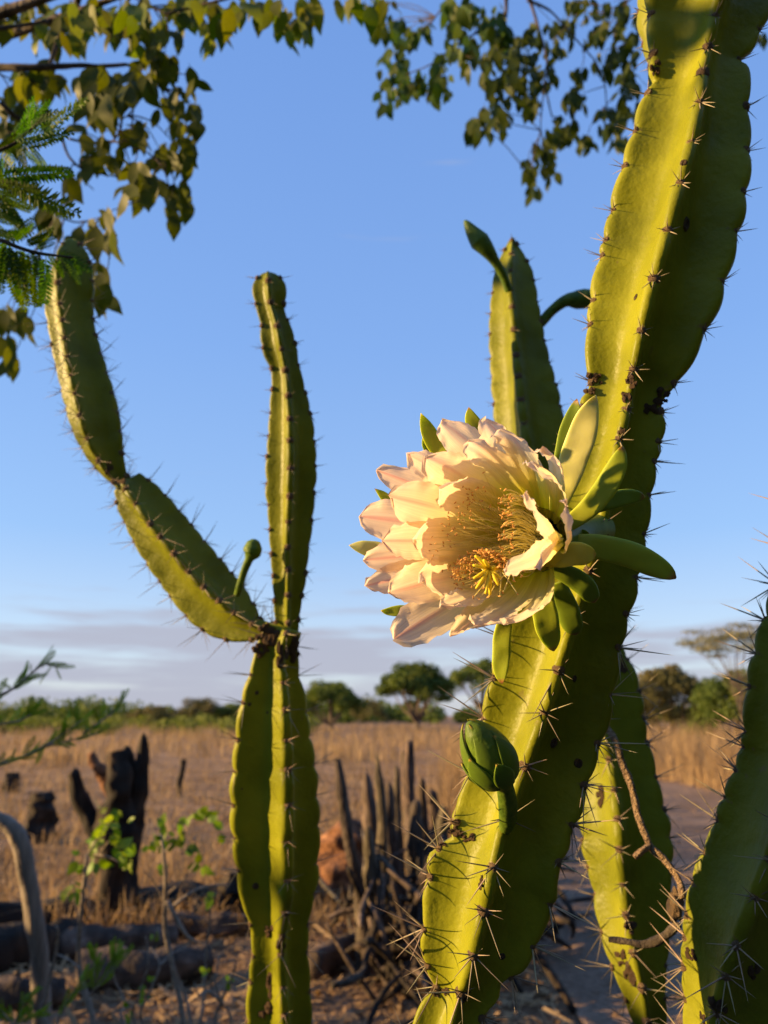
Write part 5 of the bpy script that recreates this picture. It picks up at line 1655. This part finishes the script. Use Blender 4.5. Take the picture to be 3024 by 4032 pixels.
hp2 = Vector((0.12, 4.75, 0))
heap2 = thing('brush_heap', hp2, 'tangle of ashen sticks around the feet of the first fence stakes', 'brush')
for i in range(90):
    c = hp2 + Vector((hr.gauss(0.0, 0.22), hr.gauss(0.0, 0.35), 0))
    c.z = abs(hr.gauss(0.15, 0.22)) + 0.03
    a_ = hr.uniform(0, math.pi)
    e_ = hr.gauss(0.2, 0.6)
    v = Vector((math.cos(a_) * math.cos(e_) * 0.6, math.sin(a_) * math.cos(e_), math.sin(e_))) * hr.uniform(0.15, 0.42)
    p0, p1 = c - v, c + v
    p0.z, p1.z = max(0.01, p0.z), max(0.01, p1.z)
    tube('stick', heap2, [p0, (p0 + p1) / 2 + Vector((hr.gauss(0, .05), hr.gauss(0, .04), hr.gauss(0, .04))), p1], [0.014, 0.017, 0.006], M[('charred', 'stake', 'charred', 'log')[i % 4]], 9, 6, 0.3, i, 20)

# ---- dead twiggy bushes with a few green leaves
def twig_bush(foot_px, stems, label, leaves, d, name='twiggy_bush', lsize=0.05, leafm=SPRIG, leafn=5):
    f_ = P(*s5(*foot_px), d)
    f_ = Vector((f_.x, f_.y, 0))
    root = thing(name, f_, label, 'bush')
    for i, (pl, r) in enumerate(stems):
        pts3 = [P(*s5(x, y), d + 0.05 * math.sin(i + k)) for k, (x, y) in enumerate(pl)]
        if pl[0][1] > 1650:
            g = Vector((f_.x + 0.3 * (pts3[0].x - f_.x), f_.y, -0.03))
            pts3 = [g] + pts3
        n_ = len(pts3)
        tube('branch', root, pts3, [r * (1 - 0.6 * k / (n_ - 1)) for k in range(n_)], M['twig'], n_ * 5, 7, 0.2, i * 1.3, 40)
    for (x, y, sp_, n_) in leaves:
        for k in range(n_):
            p = P(*s5(x + random.gauss(0, sp_), y + random.gauss(0, sp_)), d + random.gauss(0, 0.04))
            o = newobj('leaf', random.choice(leafm), root)
            o.matrix_local = leaf_matrix(p - root.location, Vector((random.gauss(0, 0.7), random.gauss(0, 0.4), random.gauss(-0.25, 0.7))), Vector((random.gauss(0, 0.6), -1, random.gauss(0.2, 0.5))), lsize * random.uniform(0.6, 1.2))
    return root
twig_bush((400, 1690), [([(405, 1690), (355, 1500), (340, 1400), (345, 1250), (360, 1100), (375, 950)], 0.014), ([(360, 1120), (390, 1000), (440, 930), (470, 890)], 0.005), ([(345, 1250), (320, 1120), (330, 1000)], 0.004), ([(380, 950), (460, 955), (520, 985)], 0.004), ([(375, 960), (420, 880), (480, 800)], 0.004)],
          'pale stemmed bush with bright green leaves in front of the forked stump', [(480, 790, 22, 6), (500, 840, 25, 7), (420, 860, 20, 5), (430, 910, 20, 5), (560, 960, 28, 10), (345, 980, 20, 5), (350, 1030, 14, 3), (310, 1110, 14, 4), (270, 1110, 10, 2), (540, 900, 15, 4), (420, 970, 14, 4)], 3.1, lsize=0.052)
twig_bush((760, 1690), [([(790, 1690), (740, 1400), (715, 1280), (712, 1150), (715, 1050), (705, 930), (690, 860)], 0.012), ([(712, 1130), (790, 1060), (850, 980), (880, 930)], 0.005), ([(710, 1150), (660, 1060), (620, 1020)], 0.004), ([(705, 950), (760, 880), (840, 800)], 0.004), ([(720, 1150), (800, 1290), (860, 1330)], 0.010), ([(750, 1170), (830, 1110), (900, 1085), (980, 1080)], 0.007),
                      ([(860, 1690), (880, 1560), (890, 1400), (910, 1200), (930, 1120)], 0.007)],
          'thin brown bush with yellow green leaves beside the upright cactus', [(690, 870, 22, 7), (720, 850, 15, 5), (790, 830, 20, 5), (850, 760, 22, 6), (880, 790, 16, 4), (790, 920, 14, 3), (860, 985, 16, 4), (940, 840, 12, 2), (660, 920, 14, 4), (770, 870, 14, 4), (905, 1110, 12, 3), (680, 1020, 10, 2)], 3.0, lsize=0.05)
twig_bush((1000, 1700), [([(830, 1700), (800, 1560), (770, 1480), (740, 1440)], 0.007), ([(930, 1700), (950, 1600), (1000, 1480), (1020, 1420)], 0.008), ([(960, 1590), (900, 1540), (860, 1560), (840, 1500)], 0.006), ([(1000, 1700), (960, 1590), (930, 1500), (950, 1380)], 0.006), ([(620, 1700), (640, 1560), (690, 1430), (650, 1350)], 0.006), ([(690, 1430), (740, 1380), (800, 1350)], 0.004), ([(540, 1700), (545, 1600), (500, 1500), (480, 1420)], 0.006), ([(220, 1700), (200, 1560), (240, 1380), (250, 1280), (240, 1260)], 0.009), ([(240, 1380), (290, 1400), (350, 1440)], 0.005), ([(590, 1700), (600, 1560), (640, 1420), (630, 1300)], 0.005)],
          'tangle of leafless grey twigs on the shaded ground', [(640, 1500, 16, 4), (640, 1560, 16, 4), (560, 1640, 14, 4), (980, 1490, 14, 3), (880, 1450, 12, 3), (660, 1300, 14, 4)], 2.7, lsize=0.03)
# seedlings with soft green shoots
def seedling(strands, label, d, foot):
    f_ = P(*s5(*foot), d)
    f_ = Vector((f_.x, f_.y, 0))
    root = thing('green_seedling', f_, label, 'plant')
    tube('stem', root, [f_ - Vector((0, 0, 0.02)), f_ + Vector((0, 0, 0.15)), P(*s5(*strands[0][0]), d)], [0.007, 0.006, 0.004], M['twig'], 12, 7, 0.1, 2, 40)
    for pl in strands:
        strand(pl, 0.003, d, root, s5, 0.06, 12, FR_S, 0.8)
seedling([[(250, 1660), (300, 1570), (350, 1490)], [(380, 1560), (440, 1500), (500, 1440), (560, 1370)], [(400, 1540), (410, 1450), (400, 1400)], [(440, 1500), (480, 1430), (490, 1390)]], 'soft bright green shoots in front of the dark logs', 2.5, (300, 1690))
seedling([[(60, 1690), (90, 1620), (100, 1580)], [(60, 1690), (20, 1640), (-10, 1600)], [(60, 1690), (120, 1660), (170, 1640)]], 'low green shoots near the foot of the bent stake', 2.4, (60, 1720))

# ------------------------------------------------------------------ background trees and bushes
def crown_cards(n, centres, radii, flat, size, seed):
    g = np.random.default_rng(seed)
    k = g.integers(0, len(centres), n)
    C = np.array(centres)[k]
    Rr = np.array(radii)[k]
    d = g.normal(size=(n, 3))
    d /= np.linalg.norm(d, axis=1)[:, None]
    rad = g.random(n) ** 0.45
    p = C + d * (Rr * rad)[:, None] * np.array([1, 1, flat])
    a = g.normal(size=(n, 3))
    a /= np.linalg.norm(a, axis=1)[:, None]
    b = np.cross(a, g.normal(size=(n, 3)))
    b /= np.linalg.norm(b, axis=1)[:, None]
    s = size * (0.5 + g.random(n))[:, None]
    V = np.stack([p - a * s, p + b * s * 0.55, p + a * s, p - b * s * 0.55], 1).reshape(-1, 3)
    return V, np.arange(4 * n).reshape(-1, 4)
def far_tree(u, vb, wpx, vt, label, seed, name='umbrella_tree', mat='crown', n=9000, dist=None, cat='tree', nb=16, flat=0.55, lo=0.45, size=None, vis_trunk=True, group=None, trunk=0.028):
    random.seed(seed)
    g = G(u, vb)
    if dist:
        g = at_y(u, 2816, dist)
        g.z = 0
    d = depth(g)
    W = wpx * d / FPX
    H = P(u, vt, d).z
    root = thing(name, g, label, cat, group)
    cs, rs = [], []
    for i in range(nb):
        a = 2.4 * i + random.uniform(-.3, .3)
        rr_ = math.sqrt((i + 0.5) / nb) * W * 0.40
        z = H * (lo + (1 - lo) * 0.78 - (1 - lo) * 0.55 * (rr_ / (W * 0.4)) ** 2 * random.uniform(0.4, 1.2)) + random.uniform(-.06, .06) * H
        cs.append((rr_ * math.cos(a), rr_ * math.sin(a), z))
        rs.append(W * random.uniform(0.10, 0.17))
    zt = max(c[2] + r_ * flat for c, r_ in zip(cs, rs))
    cs = [(c[0], c[1], c[2] * H / zt) for c in cs]
    V, F = crown_cards(n, cs, rs, flat, size or W * 0.016, seed)
    newobj('crown', fast_mesh('crown', V, F), root, M[mat])
    if vis_trunk:
        th_ = H * lo
        Vt, Ft = [], []
        def addt(pts, rads):
            q, r_ = smooth_path(pts, rads, len(pts) * 4)
            v, f = tube_data(q, r_, 8, 0.2, seed, 2)
            o_ = len(Vt)
            Vt.extend(v)
            Ft.extend([tuple(i + o_ for i in t) for t in f])
        tr_ = W * trunk
        addt([Vector((0, 0, -0.1)), Vector((W * 0.01, 0, th_ * 0.6)), Vector((0, 0, th_ * 1.1)), Vector((W * 0.02, 0, H * 0.8))], [tr_ * 1.3, tr_, tr_ * 0.8, tr_ * 0.3])
        for i in range(0, nb, 2):
            c = Vector(cs[i])
            addt([Vector((0, 0, th_ * random.uniform(0.45, 0.9))), Vector((c.x * 0.5, c.y * 0.5, th_ * 0.9 + c.z * 0.15)), c], [tr_ * 0.55, tr_ * 0.35, tr_ * 0.12])
        newobj('trunk', mesh('trunk', Vt, Ft), root, M['bark'])
    return root
far_tree(1300, 2876, 290, 2672, 'rounded dark green tree next to the upright cactus, in the field', 21, lo=0.18, n=13000, nb=26, flat=0.75)
far_tree(1640, 2882, 345, 2600, 'broad flat topped green tree standing alone beyond the fence end', 22, lo=0.24, n=16000, nb=30, flat=0.65)
far_tree(1900, 2868, 330, 2585, 'thinner tree just behind the flat topped one, by the flowering stem', 23, lo=0.35, n=7500, nb=22, flat=0.6)
far_tree(1450, 2862, 180, 2745, 'pale low bush between the two field trees', 24, 'field_bush', 'crown_dry', 4000, lo=0.1, cat='bush', vis_trunk=False, flat=0.9)
far_tree(2640, 2890, 400, 2600, 'scrubby olive tree behind the tall dry grass', 25, 'scrub_tree', 'crown_dry', 12000, 38, lo=0.04, nb=34, flat=0.85)
far_tree(2500, 2890, 240, 2660, 'yellowish bush left of the scrubby tree behind tall grass', 26, 'scrub_bush', 'crown_dry', 4000, 36, 'bush', lo=0.1, flat=0.9, vis_trunk=False)
far_tree(2890, 2890, 400, 2625, 'dense green and brown thicket bush behind the grass under the wispy tree', 27, 'scrub_bush', 'crown', 12000, 34, 'bush', lo=0.04, nb=32, flat=0.85)
far_tree(2920, 2900, 480, 2435, 'tall wispy tree with thin pale foliage above the grass', 28, 'wispy_tree', 'crown_pale', 5200, 30, lo=0.60, nb=34, flat=0.22, size=0.045, trunk=0.009)
far_tree(3250, 2900, 420, 2560, 'dense green bush beyond the leaning cactus', 29, 'scrub_bush', 'crown', 7000, 30, 'bush', lo=0.15, nb=18, flat=0.8, vis_trunk=False)
for i, (u, wpx, vt, mt, lab) in enumerate(((790, 230, 2742, 'crown_dry', 'high rounded olive thicket rising from the far tree line'), (920, 200, 2765, 'crown', 'dark green thicket touching the upright cactus outline'), (600, 230, 2778, 'crown_dry', 'lower yellow green thicket left of the high rounded one'))):
    far_tree(u, 2852, wpx, vt, lab, 31 + i, 'far_thicket', mt, 5000, 95, 'bush', nb=14, flat=0.8, lo=0.12, vis_trunk=False)
random.seed(99)
# the unbroken far wood along the horizon
g = np.random.default_rng(5)
cs, rs = [], []
for i in range(300):
    u = -700 + 4500 * g.random()
    y = 130 + 90 * g.random()
    p = at_y(u, 2816, y)
    h = (2.6 + 2.4 * g.random()) * (1.0 + 0.25 * math.sin(u * 0.006))
    cs.append((p.x, y, h * 0.45))
    rs.append(h * 0.62)
V, F = crown_cards(60000, cs, rs, 0.85, 0.36, 3)
o = newobj('far_wood', fast_mesh('far_wood', V, F), None, M['crown'], 'stuff')
tag(o, 'unbroken dark line of woodland along the horizon', 'woodland')
cs, rs = [], []
for i in range(120):
    u = -500 + 1750 * g.random()
    y = 55 + 45 * g.random()
    p = at_y(u, 2816, y)
    h = 0.9 + 0.7 * g.random()
    cs.append((p.x, y, h * 0.4))
    rs.append(h * 0.8)
V, F = crown_cards(16000, cs, rs, 0.7, 0.16, 4)
o = newobj('low_scrub', fast_mesh('low_scrub', V, F), None, M['weed'], 'stuff')
tag(o, 'low yellow green scrub in front of the far woodland', 'scrub')

# shrubs and trees standing out of frame; the left row's shade covers the near ground, the others are added unseen to dim the sky fill
def thick_shrub(x, y, w_, h_, i, label, group, n=7000, card=0.075, low=0.1):
    root = thing('unseen_shrub', Vector((x, y, 0)), label, 'shrub', group)
    rr_ = random.Random(i)
    cs = [(rr_.gauss(0, w_ * 0.24), rr_.gauss(0, w_ * 0.24), rr_.uniform(low, 0.8) * h_) for _ in range(26)]
    rs = [max(0.2, min(w_ * 0.22, h_ - c[2])) for c in cs]
    V, F = crown_cards(n, cs, rs, 0.95, card, 60 + i)
    newobj('foliage', fast_mesh('foliage', V, F), root, M['crown'])
    tube('stem', root, [Vector((x, y, -0.05)), Vector((x + 0.05, y, h_ * 0.4)), Vector((x, y + 0.1, h_ * 0.8))], [0.06, 0.045, 0.015], M['bark'], 10, 8, 0.2, i, 10)
for i, (x, y, w_, h_) in enumerate(((-7.0, -5.2, 3.2, 2.5), (-6.6, -3.0, 3.2, 2.55), (-6.8, -0.9, 3.0, 2.5), (-6.5, 1.1, 2.8, 2.45), (-6.9, 2.9, 2.4, 2.2), (-7.4, -8, 3.5, 2.6))):
    thick_shrub(x, y, w_, h_, i, 'thick green hedge shrub left of the burnt stumps', 'hedge shrubs beside the field')
for i, (x, y, w_, h_) in enumerate(((4.6, 0.2, 2.8, 4.8), (4.2, -2.0, 3.6, 5.2), (2.2, -3.8, 3.6, 5.0), (-0.8, -5.0, 3.4, 4.2), (6.6, 1.6, 2.6, 4.6), (6.8, -0.6, 4.0, 6.0))):
    thick_shrub(x, y, w_, h_, 20 + i, 'tall dense unseen thicket shrub added to block sky light', 'unseen thicket added to darken the sky fill', 14000, 0.10, 0.05)

# ------------------------------------------------------------------ dry grass
def blades(n, xy, hmin, hmax, wid, lean, seed, curve=0.3):
    g = np.random.default_rng(seed)
    X, Y = xy
    n = len(X)
    h = hmin + (hmax - hmin) * g.random(n) ** 1.6
    a = g.random(n) * 2 * np.pi
    ln = lean * np.abs(g.normal(size=n)) * h
    dx, dy = np.cos(a) * ln, np.sin(a) * ln
    b = g.random(n) * 2 * np.pi
    wx, wy = np.cos(b) * wid * (0.6 + 0.8 * g.random(n)), np.sin(b) * wid * 0.6
    Z = np.zeros(n) - 0.01
    base = np.stack([X, Y, Z], 1)
    w = np.stack([wx, wy, np.zeros(n)], 1)
    m = base + np.stack([dx * 0.4, dy * 0.4, h * 0.6], 1)
    t = base + np.stack([dx, dy, h * (1 - 0.35 * np.minimum(1, ln / np.maximum(h, 1e-3)))], 1)
    V = np.stack([base - w, base + w, m - w * 0.8, m + w * 0.8, t], 1).reshape(-1, 3)
    i = np.arange(n)[:, None] * 5
    F = np.concatenate([i + np.array([[0, 1, 3]]), i + np.array([[0, 3, 2]]), i + np.array([[2, 3, 4]])], 0)
    return V, F
def scatter(n, y0, y1, seed, p=1.0):
    g = np.random.default_rng(seed)
    y = y0 + (y1 - y0) * g.random(n) ** p
    x = (g.random(n) * 2 - 1) * (0.58 * y + 1.5)
    return x, y
def pxl(y):
    return 0.30 + 0.085 * y + 0.2
def clumpy(x, y, thr, sc, seed):
    k = np.array([noise.noise(Vector((a * sc, b * sc, seed))) for a, b in zip(x, y)])
    m = k > thr
    return x[m], y[m]
# stubble and straw over the field left of the fence
x, y = scatter(80000, 5.6, 60, 1, 1.9)
m = x < pxl(y) - 0.1
x, y = clumpy(x[m], y[m], -0.12, 0.8, 3.0)
V, F = blades(0, (x, y), 0.04, 0.34, 0.006, 0.9, 11)
o = newobj('field_straw', fast_mesh('field_straw', V, F), None, M['straw'], 'stuff')
tag(o, 'short dry straw covering the sunlit field', 'grass')
# taller standing dry stalks further out
x, y = scatter(30000, 22, 100, 2, 1.2)
m = x < pxl(y)
x, y = clumpy(x[m], y[m], 0.0, 0.25, 8.0)
V, F = blades(0, (x, y), 0.3, 1.0, 0.016, 0.25, 12)
o = newobj('standing_stalks', fast_mesh('standing_stalks', V, F), None, M['straw'], 'stuff')
tag(o, 'taller standing dry stalks at the back of the field', 'grass')
# tall dry grass right of the path
g = np.random.default_rng(6)
n_ = 26000
y = 9.5 + 40 * g.random(n_) ** 1.5
pr = np.array([path_x(v)[1] for v in y])
x = pr - 0.35 + np.abs(g.normal(size=n_)) * (1.5 + 0.22 * y)
V, F = blades(0, (x, y), 0.25, 1.45, 0.008, 0.45, 13)
o = newobj('tall_dry_grass', fast_mesh('tall_dry_grass', V, F), None, M['straw'], 'stuff')
tag(o, 'tall leaning dry grass beyond the path', 'grass')
# grass tufts along the fence, far half
n_ = 7000
y = 8 + 30 * g.random(n_) ** 1.4
x = pxl(y) - 0.1 + g.normal(size=n_) * 0.28
V, F = blades(0, (x, y), 0.2, 0.95, 0.007, 0.25, 14)
o = newobj('fence_grass', fast_mesh('fence_grass', V, F), None, M['straw'], 'stuff')
tag(o, 'dry grass growing through the stick fence', 'grass')
# clods of earth that catch the low sun
n_ = 9000
y = 3.4 + 22 * g.random(n_) ** 1.5
x = (g.random(n_) * 2 - 1) * (0.58 * y + 0.8)
k = (x < pxl(y) - 0.2) | (g.random(n_) < 0.10)
x, y = x[k], y[k]
n_ = len(x)
oc = np.array([(1, 0, 0), (0.3, 0.9, 0), (-0.8, 0.6, 0), (-0.7, -0.6, 0), (0.4, -0.9, 0), (0.15, 0.1, 0.75)])
of = np.array([(0, 1, 5), (1, 2, 5), (2, 3, 5), (3, 4, 5), (4, 0, 5)])
sz = (0.012 + 0.05 * g.random(n_) ** 3)[:, None, None]
jit_ = 1 + 0.5 * (g.random((n_, 6, 3)) - 0.5)
an = g.random(n_) * 6.283
rot_ = np.zeros((n_, 3, 3))
rot_[:, 0, 0] = rot_[:, 1, 1] = np.cos(an)
rot_[:, 0, 1] = -np.sin(an)
rot_[:, 1, 0] = np.sin(an)
rot_[:, 2, 2] = 1
hz_ = np.array([hgt(p, q) for p, q in zip(x, y)])
V = np.einsum('nij,nkj->nki', rot_, oc[None] * jit_ * sz) + np.stack([x, y, hz_ - 0.002], 1)[:, None, :]
F = (np.arange(n_)[:, None, None] * 6 + of[None]).reshape(-1, 3)
o = newobj('earth_clods', fast_mesh('earth_clods', V.reshape(-1, 3), F), None, M['soil'], 'stuff')
tag(o, 'small clods of dry earth strewn over the field', 'clods')
# flat litter: straw, chips and bark bits lying on the near ground
n_ = 34000
y = 3.2 + 15 * g.random(n_) ** 1.3
x = (g.random(n_) * 2 - 1) * (0.58 * y + 0.8)
k = (x < pxl(y)) | (g.random(n_) < 0.06)
x, y = x[k], y[k]
n_ = len(x)
a = g.random(n_) * np.pi
L_ = 0.015 + 0.11 * g.random(n_) ** 2.5
W_ = 0.003 + 0.012 * g.random(n_) ** 3
u1 = np.stack([np.cos(a), np.sin(a), g.normal(size=n_) * 0.25], 1)
u2 = np.stack([-np.sin(a), np.cos(a), g.normal(size=n_) * 0.3], 1)
c = np.stack([x, y, np.array([hgt(p, q) for p, q in zip(x, y)]) + 0.02 + 0.02 * g.random(n_)], 1)
V = np.stack([c - u1 * L_[:, None] - u2 * W_[:, None], c - u1 * L_[:, None] + u2 * W_[:, None], c + u1 * L_[:, None] + u2 * W_[:, None], c + u1 * L_[:, None] - u2 * W_[:, None]], 1).reshape(-1, 3)
o = newobj('ground_litter', fast_mesh('ground_litter', V, np.arange(4 * n_).reshape(-1, 4)), None, M['straw'], 'stuff')
tag(o, 'scattered straw and bark chips on the near ground', 'litter')
